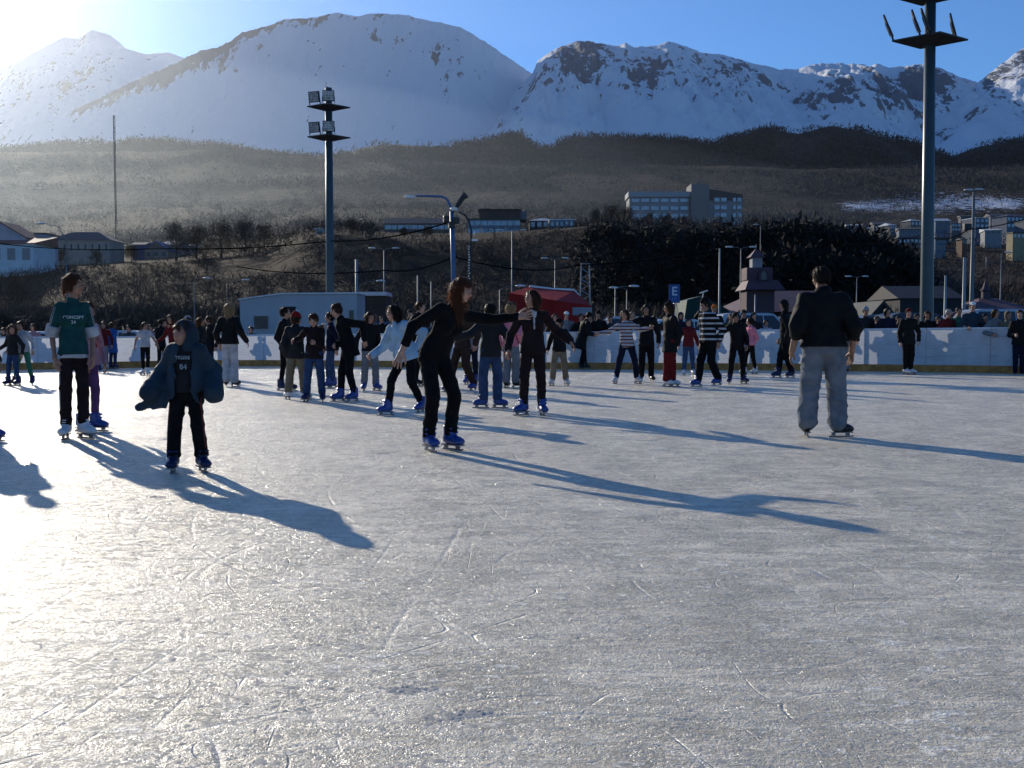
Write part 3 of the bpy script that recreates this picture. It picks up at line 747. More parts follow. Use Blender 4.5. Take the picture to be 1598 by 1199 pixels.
    link("body", me, skin_mats(skin, hair), root)
    if gloves:
        for w, hq in glove_parts:
            c = w.mean(0); me = mesh_np("glove", c+(w-c)*1.12, hq); link("glove", me, cloth_mat(gloves), root)
    # ---- trousers
    lt = lth*H/1.6; t = Field(); hr_ = max(.099*q+tth, .094*q+lt+.010); hd_ = max(.071*q+tth, .056*q+lt+.012)
    t.cone(pel-spine*.012*H, pel+spine*.075*H, (.080*q+lt,.059*q+lt), (.070*q+lt,.053*q+lt), .05, X=lf_)
    for i in (0, 1):
        end = ank[i]+unit(knees[i]-ank[i])*.022*H
        t.cone(hips[i], knees[i], .046*q+lt, .034*q+lt, .02); t.cone(knees[i], end, .034*q+lt, .027*q+lt+lf, .015)
    t.warp(wrinkle((.0035 if lod else .0055)+.1*lt, 0, 55)); t.plane(pel+spine*.10*H, spine)
    V, Q = t.mesh(res*.9); link("trousers", mesh_np("trousers", V, Q), cloth_mat(legs), root)
    # ---- top
    tp = Field(); tk = tth; hem = pel-spine*tl*H+ (up*0)
    fl_ = flare*H
    tp.cone(neck-spine*.065*H, pel+spine*.07*H, (.084*q+tk,.058*q+tk), (.071*q+tk+fl_*.3,.053*q+tk+fl_*.3), .05, X=cl)
    if tl > -.07: tp.cone(pel+spine*.07*H, pel-spine*(tl+.015)*H, (max(.073*q+tk,hr_*.86)+fl_*.3,max(.055*q+tk,hd_*.9)+fl_*.3), (hr_+fl_,hd_+fl_), .03, X=lf_)
    for i in (0, 1):
        tp.cone(neck-spine*.035*H, sho[i], .036*q+tk*.7, .028*q+tk, .04)
        if sleeve > .5:
            e2 = el[i]+(wr[i]-el[i])*min(1, (sleeve-.5)*2)*.98
            tp.cone(sho[i], el[i], .032*q+tk, .026*q+tk, .018); tp.cone(el[i], e2, .026*q+tk, .021*q+tk*.9, .012)
        else:
            tp.cone(sho[i], sho[i]+(el[i]-sho[i])*sleeve*2, .033*q+tk, .030*q+tk, .02)
    tp.cone(neck-spine*.03*H, neck+unit(hc-neck)*.018*H, .040*q+tk*.6, .038*q+tk*.5, .02)
    if fem:
        for s_ in (-1, 1): tp.ell(neck-spine*.105*H+cl*s_*.042*H+cfv*(.040*q+tk*.6), (.036*H+tk*.3,)*3, .035, np.eye(3))
    if hood: tp.ell(neck-cfv*.055*H+up*.005*H, (.075*H,.05*H,.045*H), .02, np.stack([cl, cfv, spine], 1))
    tp.warp(wrinkle((.003 if lod else .0045)+.12*tk, 0, 42)); tp.plane(hem, -spine if tl > -.07 else -spine)
    V, Q = tp.mesh(res*.9); ko = link(topkind == 'shell' and "jacket" or "sweater", mesh_np("top", V, Q), cloth_mat(top, topkind), root)
    # ---- hair
    def HL(x, y, z): return hc+(V3(x, y, z)*hh) @ HM.T
    if hs != 'none':
        f = Field(); r_ = {0: .011, 1: .016, 2: .023}[lod]
        f.ell(HL(0,-.075,.160), V3(.385,.435,.385)*hh, .02, HM)
        f.ell(HL(0,-.17,-.02), V3(.36,.33,.34)*hh, .03, HM)
        if hs in ('long', 'bob', 'pony'):
            for s in (-1, 1): f.cone(HL(.28*s,.10,.14), HL(.30*s,.04,-.22), .07*hh, .08*hh, .03)
        if hs in ('long', 'bob'):
            L = hlen if hlen else (.55 if hs == 'bob' else 1.15)
            dn = V3(0, 0, -1); o = hc-hf*.24*hh
            for s in (-1, 0, 1):
                a = HL(.22*s,-.2,-.05); e = a+dn*L*hh*(1 if s else 1.08)-cfv*.10*hh+cl*.08*hh*s*(1 if cl @ hr < 0 else -1)
                f.cone(a, e, .23*hh, .15*hh, .06)
        if hs == 'pony': f.cone(HL(0,-.5,.05), HL(0,-.62,-.55), .10*hh, .05*hh, .04)
        if hs == 'bun': f.ell(HL(0,-.38,.38), V3(.14,.14,.13)*hh, .02, HM)
        # face opening
        f.ell(HL(0,.36,-.16), V3(.245,.34,.36)*hh, .02, HM, cut=True)
        if hs == 'short': f.plane(HL(0,-.2,-.30), -hup)
        f.warp(lambda x, y, z: .0035*np.sin(170*x+50*z)*np.sin(150*y+30*z)+.0055*np.sin(60*x+50*y+25*z)+.004*np.sin(95*x-70*y+60*z))
        V, Q = f.mesh(r_*.8)
        if lod < 2:      # loose strands lying over and standing off the hair mass
            r2 = np.random.default_rng(int(abs(g.x)*100)+len(V)); lng = hs in ('long', 'bob'); ns = {0: 1500, 1: 420}[lod]; ii = r2.integers(0, len(Q), ns)
            A, B, C_ = V[Q[ii, 0]], V[Q[ii, 1]], V[Q[ii, 2]]; nn = np.cross(B-A, C_-A); nn /= np.linalg.norm(nn, axis=1)[:, None]+1e-9
            rel = (A-hc) @ HM; out = A-hc; out /= np.linalg.norm(out, axis=1)[:, None]; nn = np.where(((nn*out).sum(1) < 0)[:, None], -nn, nn)
            dn = np.tile(-hup-hf*.35, (ns, 1)) if not lng else np.tile(V3(0, 0, -1.)-hf*.2, (ns, 1)); dn += r2.normal(0, .28, (ns, 3)); dn -= nn*(dn*nn).sum(1)[:, None]; dn /= np.linalg.norm(dn, axis=1)[:, None]
            L = (r2.uniform(.04, .12, (ns, 1)) if lng else r2.uniform(.02, .05, (ns, 1))); wd = np.cross(nn, dn)*(.0014 if lod == 0 else .0028); lift_ = r2.uniform(.0, .14, (ns, 1))**1.3
            P0 = A+nn*.001; P1 = A+dn*L*.5+nn*(.004+lift_*L*.9); P2 = A+dn*L+nn*(.002+lift_*L*2.2)-V3(0, 0, 1)*L*.06
            keep = rel[:, 1] < .30*hh
            SV = np.stack([P0-wd, P0+wd, P1-wd*.8, P1+wd*.8, P2-wd*.2, P2+wd*.2], 1)[keep].reshape(-1, 3); k_ = np.arange(keep.sum())[:, None]*6
            SQ = np.concatenate([k_+np.array([[0, 1, 3, 2]]), k_+np.array([[2, 3, 5, 4]])])+len(V); V = np.concatenate([V, SV]); Q = np.concatenate([Q, SQ])
        link("hair", mesh_np("hair", V, Q), hair_mat(hair), root)
    if hat:
        f = Field()
        if hat in ('beanie', 'pompom', 'helmet'):
            f.ell(HL(0,-.06,.20), V3(.385,.455,.385)*hh, .02, HM)
            if hat == 'beanie': f.cone(HL(-.0,-.07,.45), HL(0,-.11,.52), .16*hh, .12*hh, .08)
            f.plane(HL(0,0,.10), -unit(hup+hf*.12))
            if hat == 'pompom': f.ell(HL(0,-.10,.64), V3(.14,.14,.13)*hh, .01)
        elif hat == 'cap':
            f.ell(HL(0,-.06,.22), V3(.37,.44,.35)*hh, .02, HM); f.plane(HL(0,0,.14), -hup)
            f.ell(HL(0,.42,.16), V3(.22,.26,.035)*hh, .03, HM)
        elif hat == 'hood':
            f.ell(HL(0,-.08,.10), V3(.43,.50,.50)*hh, .02, HM); f.cone(HL(0,-.1,-.3), neck, .33*hh, .3*hh, .08)
            f.ell(HL(0,.38,-.02), V3(.29,.40,.40)*hh, .03, HM, cut=True)
        V, Q = f.mesh({0: .011, 1: .016, 2: .022}[lod]); link({'beanie': 'beanie', 'pompom': 'bobble_hat', 'helmet': 'knit_cap', 'cap': 'cap', 'hood': 'hood'}[hat], mesh_np("hat", V, Q), cloth_mat(hatc), root)
    # ---- footwear
    for i in (0, 1):
        td = tdir[i]; pitch = -.35 if lift[i] > .04 else 0
        sc = (H+.06)/1.66 if not noskate else H/1.66; sc = sc**.6 if not noskate else sc
        if noskate: continue
        kind = 'leather' if skates in ('white', 'black', 'boot') else 'plastic'
        key = (skates, lod)
        if (skates) not in SKB:
            me = SK[kind].copy(); me.materials.clear()
            me.materials.append({'blue': mat('blue_plastic', (.012,.045,.22), .32, .1, 8, spec=.5), 'white': mat('white_leather', (.55,.55,.58), .4, .08, 8), 'black': mat('black_leather', (.012,.012,.014), .35), 'navy': mat('navy_plastic', (.008,.014,.06), .35)}[skates])
            bo = SK[kind+'_b'].build('tmp', mat('blade_steel', (.16,.16,.18), .5, metal=.7) if skates != 'black' else mat('dark_steel', (.12,.12,.13), .3, metal=1.)); bm_ = bo.data; bpy.data.objects.remove(bo); SKB[skates] = (me, bm_)
        me, bm_ = SKB[skates]
        o = bpy.data.objects.new("ice_skate", me); COL.objects.link(o); o.parent = root
        zrot = math.atan2(td[1], td[0])-math.pi/2
        o.location = ank[i]; o.rotation_euler = (pitch, 0, zrot); o.scale = (sc if kind != 'x' else sc,)*3
        o.location.z += (sc-1)*SKH
        bo = bpy.data.objects.new("blade", bm_); COL.objects.link(bo); bo.parent = o
    PEOPLE.append(root)
    J = dict(root=root, g=np.array(g), H=H, pel=pel, neck=neck, spine=spine, cl=cl, cf=cfv, lf=lf_, fw=fw, sho=sho, el=el, wr=wr, knees=knees, ank=ank, hips=hips, hc=hc, HM=HM, hh=hh, HL=HL, q=q, tdir=tdir)
    if extra: extra(J)
    return J
# ---------------------------------------------------------------- the nearest skaters
def add(J, name, field, h, material): V, Q = field.mesh(h); return link(name, mesh_np(name, V, Q), material, J['root'])

def woman_extra(J):
    H, q = J['H'], J['q']
    # hair falling forward of the shoulder and a bare strip at the waist is left by the short jumper
    f = Field(); HL = J['HL']; hh = J['hh']
    f.cone(HL(.30,.02,.0), HL(.36,-.10,-.85), .09*hh, .06*hh, .04); f.cone(HL(-.28,.0,.0), HL(-.30,-.02,-.62), .08*hh, .05*hh, .04)
    add(J, "hair_lock", f, .011, hair_mat('auburn'))
person(690, 703, 285, "young woman with long dark hair in a black jumper pointing one arm out", face=38, head=58, nod=14, lean=(.20,-.06), crouch=.045,
       feet=((-.13,-.04), (.07,.05)), toes=(28, 48), arms=((-.66,-.10,-.70), (.95,.10,-.02)), hands=('open', 'open'), top='black', tl=-.005, tth=.010, legs='black', lth=.010, lf=.008,
       hair='auburn', hs='long', hlen=1.25, skates='blue', skin='fair', lod=0, twist=10, fem=1, extra=woman_extra)

def green_extra(J):
    H, q, cl, cf, sp = J['H'], J['q'], J['cl'], J['cf'], J['spine']
    # white undershirt showing under the jersey hem
    f = Field(); f.cone(J['pel']-sp*.01*H, J['pel']-sp*.055*H, (.098*q+.012,.070*q+.012), (.102*q+.012,.072*q+.012), .03, X=J['lf']); f.plane(J['pel']-sp*.058*H, -sp); f.warp(wrinkle(.003, 0, 40))
    add(J, "undershirt", f, .011, cloth_mat('lightgrey'))
    for i in (0, 1):
        f = Field(); a = J['sho'][i]+(J['el'][i]-J['sho'][i])*.70; b = J['sho'][i]+(J['el'][i]-J['sho'][i])*1.0
        f.cone(a, b, .046*H, .044*H, .01); f.warp(wrinkle(.002, 0, 60)); d = unit(b-a); f.plane(b+d*.012, d); f.plane(a-d*.01, -d)
        add(J, "sleeve_cuff", f, .011, cloth_mat('lightgrey'))
        # two pale piping lines down the jersey sleeve
        mb = MB(); out = cl*(1 if i else -1); dd = unit(J['el'][i]-J['sho'][i]); n_ = unit(unit(out+cf*.75)-dd*(unit(out+cf*.75) @ dd))
        for k in (-.010, .012):
            s_ = np.cross(dd, n_); p = [J['sho'][i]+dd*t*H*.186*.72+n_*(.034*q+.018-.002*t)+s_*k for t in (.0, .35, .7, 1.)]
            mb.tube(p, .0028, 5)
        mb.build("sleeve_piping", cloth_mat('lightgrey'), J['root'])
    # chest lettering
    for txt, z, s in (("CONCEPT", .195, .042), ("24", .165, .045)):
        pos = J['pel']+sp*z*H+cf*(.058*q+.034+(.014 if z > .18 else .002)); M = Matrix([list(cl)+[0], list(sp)+[0], list(cf)+[0], [0,0,0,1]]).transposed(); M.translation = Vector(pos)
        text_part("chest_lettering", txt, s*H/1.6, M, mat('faded_lettering', (.40,.46,.47), .9, .3, 60), J['root'])
    # trouser side stripes
    mb = MB(); i = 0; out = -J['lf']; 
    for k in (-.016, 0., .016):
        pts = []
        for t in np.linspace(.12, 1, 9):
            c = J['hips'][i]+(J['knees'][i]-J['hips'][i])*t; r = (.046-.012*t)*q+.0175; pts.append(c+unit(out+J['fw']*(.15+k*14))*r)
        for t in np.linspace(.1, .55, 5):
            c = J['knees'][i]+(J['ank'][i]-J['knees'][i])*t; r = (.034-.007*t)*q+.0195; pts.append(c+unit(out+J['fw']*(.15+k*14))*r)
        mb.tube(pts, .0035, 5)
    mb.build("side_stripe", cloth_mat('lightgrey'), J['root'])
person(120, 685, 257, "tall woman in a green football jersey with rolled white cuffs looking to the right", face=28, head=78, nod=2, lean=(-.01,.02), slim=.78, feet=((-.105,-.02), (.06,.03)), toes=(8, 62),
       arms=((-.09,-.06,-.96), (.15,-.03,-.95)), top='teal', topkind='knit', tl=.035, tth=.014, flare=.006, sleeve=.40, legs='darkbrown', lth=.016, lf=.006, hair='auburn', hs='pony', skates='white', skin='tan', lod=0, fem=1, extra=green_extra)

def kid_extra(J):
    H, q, cl, cf, sp, pel, neck = J['H'], J['q'], J['cl'], J['cf'], J['spine'], J['pel'], J['neck']
    # oversized open anorak: a flared shell, hollow, split down the front
    f = Field(); t = .034
    f.cone(neck-sp*.065*H, pel+sp*.05*H, (.084*q+t,.062*q+t), (.10*q+t,.080*q+t), .05, X=cl)
    f.cone(pel+sp*.05*H, pel-sp*.10*H, (.10*q+t,.080*q+t), (.112*q+t,.085*q+t), .04, X=cl)
    for i in (0, 1):
        f.cone(neck-sp*.03*H, J['sho'][i], .045*q+.02, .036*q+.024, .05)
        w = J['wr'][i]+(J['wr'][i]-J['el'][i])*.45
        f.cone(J['sho'][i], J['el'][i], .036*q+.024, .038*q+.026, .02); f.cone(J['el'][i], w, .038*q+.026, .052*q+.024, .02)
    # wind-blown corner of the right front panel
    f.cone(pel-cl*.13*H+cf*.05*H-sp*.06*H, pel-cl*.33*H-sp*.135*H+cf*.06, (.022,.085), (.014,.030), .05, X=cf)
    f.plane(pel-sp*.185*H, -sp)
    # hollow inside and open front
    f.cone(neck-sp*.06*H, pel-sp*.25*H, (.068*q+t*.72,.052*q+t*.68), (.12*q+t,.085*q+t), .02, X=cl, cut=True)
    f.cone(neck+cf*.12*H+cl*.012*H, pel+cf*.22*H-sp*.2*H, (.040*H,.12*H), (.085*H,.18*H), .02, X=cl, cut=True)
    f.warp(wrinkle(.007, 0, 44))
    add(J, "anorak", f, .011, cloth_mat('slate', 'shell'))
    g = Field()      # hood worn up over the head and its collar
    HL, hh = J['HL'], J['hh']
    g.ell(HL(0,-.10,.08), V3(.45,.50,.52)*hh, .02, J['HM']); g.cone(HL(0,-.18,-.35), neck-sp*.01*H, .38*hh, .46*hh, .1)
    g.ell(HL(0,.30,-.06), V3(.315,.52,.415)*hh, .03, J['HM'], cut=True); g.cone(HL(0,.5,-.5), HL(0,.35,-1.1), .26*hh, .22*hh, .05, cut=True)
    g.warp(wrinkle(.003, 0, 50)); add(J, "hood", g, .011, cloth_mat('slate'))
    # printed sweatshirt lettering
    for txt, z, s, dx in (("TIGERS", .215, .038, .005), ("84", .15, .06, .01)):
        pos = pel+sp*z*H+cf*(.058*q+.038)+cl*dx; M = Matrix([list(cl)+[0], list(sp)+[0], list(cf)+[0], [0,0,0,1]]).transposed(); M.translation = Vector(pos)
        text_part("chest_print", txt, s, M, mat('faded_print', (.22,.26,.29), .9, .3, 30), J['root'])
    for s, i in ((-1, 0), (1, 1)):
        mb = MB()
        pts = [J['hips'][i]+(J['knees'][i]-J['hips'][i])*t+unit(J['lf']*s+J['fw']*.5)*((.046-.012*t)*q+.017) for t in (.15,.5,1)]+[J['knees'][i]+(J['ank'][i]-J['knees'][i])*t+unit(J['lf']*s+J['fw']*.5)*((.034-.007*t)*q+.018) for t in (.3,.85)]
        mb.tube(pts, .006, 5)
        mb.build("side_stripe", mat('dull_red', (.12,.02,.025), .8), J['root'])
person(291, 736, 231, "small child in an oversized open blue anorak with the hood up", face=0, head=-32, nod=3, feet=((-.10,-.02), (.12,.02)), toes=(8, 36), arms=((-.38,-.14,-.76), (.36,-.08,-.78)),
       top='charcoal', tl=.03, tth=.022, legs='black', lth=.022, lf=.010, hair='brown', hs='short', skates='navy', skin='warm', lod=0, child=1., extra=kid_extra, hands=('relaxed', 'fist'))

def man_extra(J):
    pass
person(1284, 683, 268, "stocky man in a black jacket and baggy grey trousers seen from behind", face=180, head=205, nod=12, lean=(0,.03), feet=((.165,.02), (-.155,.07)), toes=(100, 172), arms=((.22,.0,-.93), (-.24,.02,-.93)),
       top='black', topkind='shell', tl=.015, tth=.040, flare=.014, sleeve=.62, legs='paledenim', lth=.034, lf=.012, hair='black', hs='short', hat=None, skates='black', skin='tan', lod=0, slim=1.14, hands=('relaxed', 'relaxed'))

def scarf_extra(J):
    H, q, cl, cf, sp = J['H'], J['q'], J['cl'], J['cf'], J['spine']; neck = J['neck']
    f = Field(); f.cone(neck+cf*.045*H, neck-sp*.13*H+cf*(.058*q+.018), (.026*H,.016*H), (.008*H,.014*H), .02, X=cl); add(J, "scarf", f, .009, cloth_mat('lightgrey'))
    f = Field(); HL, hh = J['HL'], J['hh']; f.cone(HL(-.30,-.05,.0), HL(-.40,.02,-.85), .08*hh, .05*hh, .04); f.cone(HL(.30,-.05,.0), HL(.40,.0,-1.0), .09*hh, .06*hh, .04); add(J, "hair_lock", f, .012, hair_mat('brown'))
person(832, 648, 194, "long haired girl in a brown jacket and trousers with a pale scarf", face=8, head=-50, feet=((-.13,-.02), (.12,-.02)), toes=(-55, 15), arms=((-.36,-.10,-.86), (.66,.06,-.66)), top='darkbrown', topkind='knit', tl=.05, tth=.018, flare=.006,
       legs='darkbrown', lth=.014, hair='brown', hs='long', hlen=1.2, skates='blue', skin='warm', lod=0, fem=1, extra=scarf_extra)
person(632, 648, 178, "girl in a pale blue jacket and black leggings pushing off to the left", face=-38, head=-62, nod=-2, lean=(-.13,-.03), crouch=.05, feet=((-.23,-.02), (.23,.02)), toes=(-62, -20), lift=(0,.035), arms=((-.52,-.18,-.72), (.30,.25,-.60)),
       top='paleblue', topkind='shell', tl=.045, tth=.024, flare=.012, legs='black', lth=.010, hair='black', hs='long', hlen=1.0, skates='blue', skin='fair', lod=0, hands=('fist', 'relaxed'), child=0)
person(766, 637, 162, "boy in a dark hooded jacket and blue jeans holding out a red gloved hand", face=200, head=215, lean=(.0,.0), feet=((.10,.0), (-.11,.0)), toes=(80, -80), arms=((.3,.1,-.8), (-.80,-.15,-.42)), top='charcoal', topkind='shell', tl=.06, tth=.026, hood=True,
       legs='denim', lth=.026, lf=.01, hair='black', hs='short', skates='blue', lod=1, child=1., gloves='red')
person(-54, 690, 250, "skater cut off by the left edge with only a blue boot toe in view", face=70, feet=((.0,-.08), (.22,.06)), toes=(80, 84), top='charcoal', topkind='shell', legs='navy', hair='brown', skates='blue', lod=1, tth=.02)
# ---------------------------------------------------------------- the other skaters
P_ = person
P_(22, 602, 93, "girl with a dark cardigan gliding beside the girl in the white sweater", face=-20, head=20, feet=((-.12,0),(.10,.0)), arms=((-.6,0,-.7),(.3,0,-.9)), top='charcoal', legs='darkblue', hs='bob', hair='brown', skates='navy', skin='warm', child=1.)
P_(40, 601, 99, "girl in a white sweater and green trousers at the far left", face=-10, head=-5, lean=(-.04,0), feet=((-.22,-.0),(.15,.0)), toes=(-50, 20), lift=(0,.0), arms=((-.42,-.1,-.75),(.34,0,-.86)), top='lightgrey', tth=.018, tl=.04, legs='green', lth=.01, hs='short', hair='black', skates='navy', skin='warm', child=1.)
P_(131, 674, 200, "skater in purple trousers half hidden behind the green football jersey", face=40, head=60, X=None, feet=((-.05,0),(.10,.02)), toes=(80, 80), arms=((.1,0,-.9),(.2,.05,-.9)), top='mauve', tth=.01, legs='purple', hs='short', hair='brown', skates='blue', skin='tan', Y=11.9, slim=.8)
P_(148, 580, 76, "skater in mauve trousers just right of the green football jersey", face=30, feet=((-.13,0),(.14,0)), top='darkred', legs='mauve', lf=.01, hs='bob', hair='brown', skates='navy', arms=((-.2,0,-.9),(.3,0,-.9)))
P_(176, 576, 72, "person in a long pale blue coat standing against the boards", face=160, feet=((.07,0),(-.07,0)), top='blue', tl=.22, flare=.02, tth=.02, legs='darkblue', hs='short', hair='brown', skates='navy')
P_(163, 577, 74, "skater in a faded red jacket left of the pale blue coat", face=10, feet=((-.08,0),(.08,0)), top='darkred', topkind='shell', legs='grey', hs='short', hair='brown', skates='white')
P_(226, 586, 82, "girl in a white waistcoat and dark leggings holding her arms out", face=25, head=40, feet=((-.05,.05),(.09,-.03)), toes=(-20, 40), arms=((-.36,0,-.86),(.50,0,-.78)), top='lightgrey', sleeve=.2, tl=.02, tth=.014, legs='black', lth=.008, hs='short', hair='black', skates='white', skin='tan', child=1.)
P_(252, 575, 76, "skater in plain black standing close to the boards", face=170, feet=((.08,0),(-.08,0)), top='black', topkind='shell', legs='black', hs='short', hair='black', skates='black', tl=.12)
P_(270, 584, 92, "skater with long brown hair and dark red sleeves reaching down to the left", face=-30, head=-20, lean=(-.05,0), feet=((-.08,0),(.12,0)), arms=((-.55,0,-.78),(.2,0,-.9)), top='darkred', legs='navy', hs='long', hair='brown', skates='navy')
P_(294, 590, 96, "skater with a pale knitted cap behind the child in the anorak", face=150, feet=((.08,0),(-.08,0)), top='slate', topkind='shell', legs='navy', hat='helmet', hatc='lightgrey', hs='short', hair='black', skates='blue')
P_(313, 588, 92, "skater with reddish hair talking to the one in a black coat", face=60, head=80, feet=((-.08,0),(.1,0)), top='charcoal', legs='navy', hs='bob', hair='auburn', skates='blue', skin='tan')
P_(328, 590, 96, "skater in a black coat right of the anorak child's hood", face=-60, head=-80, feet=((-.08,0),(.1,0)), top='black', topkind='shell', tl=.12, legs='navy', hs='short', hair='brown', skates='blue')
P_(359, 604, 130, "blond woman in a short black jacket and wide pale grey trousers seen from behind", face=172, head=185, feet=((.085,0),(-.085,0)), toes=(150, 200), arms=((.38,0,-.80),(-.12,0,-.93)), top='black', topkind='shell', tl=.035, tth=.024, flare=.01, legs='lightgrey', lth=.02, lf=.032, hair='blond', hs='bob', hlen=.75, skates='black', skin='fair')
P_(442, 610, 130, "tall thin skater in black behind the red beanie", face=75, head=90, feet=((-.05,0),(.12,0)), arms=((.1,0,-.9),(.3,0,-.5)), top='black', topkind='shell', tl=.06, legs='black', lth=.01, hs='short', hair='black', skates='navy', slim=.85)
P_(462, 624, 134, "child in a red beanie and pale baggy trousers", face=170, head=150, feet=((.14,0),(-.13,0)), toes=(140, 215), arms=((.7,.0,.1),(-.1,0,-.95)), top='charcoal', topkind='shell', tl=.08, tth=.026, legs='khaki', lth=.028, lf=.008, hat='beanie', hatc='red', hs='short', hair='brown', skates='white', child=1., skin='fair')
P_(491, 627, 137, "boy in a dark jumper looking down at his folded hand", face=8, head=5, nod=38, feet=((-.13,0),(.13,0)), toes=(-12, 14), arms=((-.45,-.1,-.35),(-.12,-.45,-.45)), top='darkbrown', tl=.07, tth=.016, legs='denim', lth=.022, lf=.006, hs='short', hair='brown', skates='navy', skin='fair', child=1.)
P_(517, 606, 118, "skater in blue jeans mostly hidden behind the boy looking down", face=-80, head=-80, feet=((-.05,0),(.05,.03)), toes=(-80,-80), top='navy', legs='denim', hs='short', hair='black', skates='blue')
P_(541, 627, 156, "woman in black with her hair tied up bending over the two boys", face=-62, head=-75, nod=22, lean=(-.12,-.04), feet=((-.10,0),(.13,.0)), toes=(-70,-50), arms=((-.05,-.25,-.7),(.62,.05,-.52)), top='black', topkind='knit', tl=.10, tth=.024, flare=.008, legs='black', lth=.014, hs='bun', hair='brown', skates='blue', skin='fair', hands=('fist','relaxed'))
P_(577, 610, 122, "skater in a dark jacket and pale grey trousers left of the pale blue jacket", face=20, head=30, nod=12, feet=((-.11,0),(.12,0)), toes=(0, 50), arms=((-.25,-.2,-.85),(.15,-.2,-.8)), top='black', topkind='shell', tl=.05, legs='grey', lth=.024, lf=.006, hs='bob', hair='brown', skates='blue', child=1.)
P_(655, 603, 132, "man in a dark padded jacket behind the pointing woman", face=60, head=75, feet=((-.1,0),(.1,0)), top='black', topkind='shell', tth=.034, tl=.04, hood=True, legs='black', hs='short', hair='brown', skates='black', skin='fair')
P_(722, 612, 140, "adult in a brown jacket and brown trousers striding behind the pointing woman", face=-50, head=-40, lean=(-.03,0), feet=((-.24,0),(.22,.0)), toes=(-60,-30), lift=(0,.03), arms=((-.3,0,-.85),(.35,0,-.8)), top='brown', topkind='shell', tl=.05, tth=.03, legs='brown', lth=.022, lf=.008, hs='short', hair='brown', skates='blue')
P_(797, 606, 134, "skater in a pink jacket and pale jeans with a dark cap", face=150, head=120, feet=((.1,0),(-.1,0)), toes=(110, 160), arms=((.2,0,-.9),(-.15,0,-.93)), top='pink', topkind='shell', tl=.06, tth=.026, legs='paledenim', lth=.022, lf=.016, hat='helmet', hatc='charcoal', hs='bob', hair='blond', skates='black')
P_(736, 600, 112, "skater with pale sleeves in the gap beside the boy's red glove", face=-20, feet=((-.1,0),(.1,0)), top='grey', legs='navy', hs='long', hair='blond', skates='blue')
P_(873, 602, 104, "small boy in a black jacket and tan trousers on white boots", face=-10, head=-30, feet=((-.15,0),(.14,0)), toes=(-30, 25), arms=((-.30,0,-.85),(.45,.1,-.75)), top='black', topkind='shell', tl=.05, tth=.022, legs='khaki', lth=.026, lf=.008, hat='helmet', hatc='black', hs='short', hair='black', skates='white', child=1., skin='tan')
P_(909, 577, 92, "person in a long black coat bowed against the boards", face=115, head=110, nod=40, lean=(.12,.02), feet=((-.06,0),(.08,0)), arms=((.35,.1,-.6),(.4,.1,-.6)), top='black', topkind='shell', tl=.20, tth=.03, flare=.01, legs='black', hs='short', hair='black', skates='black')
P_(973, 599, 116, "girl in a striped jumper stretching her arms to both sides", face=-8, head=-18, nod=2, lean=(-.04,0), feet=((-.17,0),(.30,.0)), toes=(-25, 35), arms=((-.86,-.1,-.36),(.72,.0,-.18)), top='lightgrey/darkred/.075', tl=.05, tth=.014, legs='navy', lth=.018, lf=.004, hs='long', hlen=.9, hair='brown', skates='white', skin='warm', child=1., hands=('open','open'))
P_(1008, 596, 120, "young woman in black with long black hair beside the striped jumper", face=-5, head=-15, feet=((-.11,0),(.12,0)), toes=(-15, 15), arms=((-.55,-.25,.02),(.2,-.1,-.9)), top='black', topkind='shell', tl=.09, tth=.026, legs='black', lth=.022, hs='long', hlen=1.4, hair='black', skates='black', skin='tan')
P_(1044, 604, 132, "skater in a bobble hat, black coat and dark red trousers", face=-70, head=-80, feet=((-.06,-.02),(.08,.05)), toes=(80, 60), arms=((.0,-.1,-.95),(.1,.1,-.95)), top='black', topkind='shell', tl=.14, tth=.026, legs='darkred', lth=.022, lf=.01, hat='pompom', hatc='black', hs='long', hlen=.8, hair='brown', skates='white', skin='tan')
P_(1074, 586, 88, "little boy in a red jacket and jeans between the bobble hat and the beanie", face=5, head=-10, feet=((-.12,0),(.12,0)), arms=((-.3,0,-.88),(.3,0,-.88)), top='darkred', topkind='shell', tl=.05, tth=.022, legs='denim', lth=.02, hs='short', hair='brown', skates='white', child=1., skin='fair')
P_(1102, 604, 140, "boy in a black jumper with white stripes and a black beanie", face=-60, head=-70, nod=14, lean=(-.05,0), crouch=.02, feet=((-.17,0),(.26,0)), toes=(-75,-60), lift=(0,.03), arms=((-.05,-.1,-.95),(.25,0,-.9)), top='black/lightgrey/.11', tl=.04, tth=.022, legs='black', lth=.022, lf=.006, hat='beanie', hatc='black', hs='short', hair='black', skates='blue', skin='tan')
P_(1149, 599, 112, "child in black bending and trailing an arm down to the left", face=-5, head=-5, nod=24, lean=(-.05,-.06), feet=((-.15,0),(.15,0)), toes=(-20, 30), arms=((-.80,-.05,-.58),(.2,-.2,-.85)), top='black', topkind='shell', tl=.08, tth=.02, legs='black', lth=.018, hs='short', hair='black', skates='navy', skin='tan', child=1.)
P_(1170, 584, 88, "little girl in a pink top and black leggings looking left", face=-70, head=-85, feet=((-.14,0),(.16,0)), toes=(-70,-60), arms=((-.3,0,-.88),(.0,.1,-.9)), top='pink', tl=.04, tth=.014, legs='black', lth=.012, hs='pony', hair='black', skates='white', skin='fair', child=1.)
P_(1222, 590, 124, "skater with very long black hair left of the man in grey trousers", face=-115, head=-100, lean=(-.03,0), feet=((-.12,0),(.22,0)), toes=(-80, -70), arms=((-.2,0,-.93),(.1,0,-.95)), top='black', topkind='shell', tl=.10, tth=.022, legs='black', lth=.016, hs='long', hlen=1.7, hair='black', skates='navy')
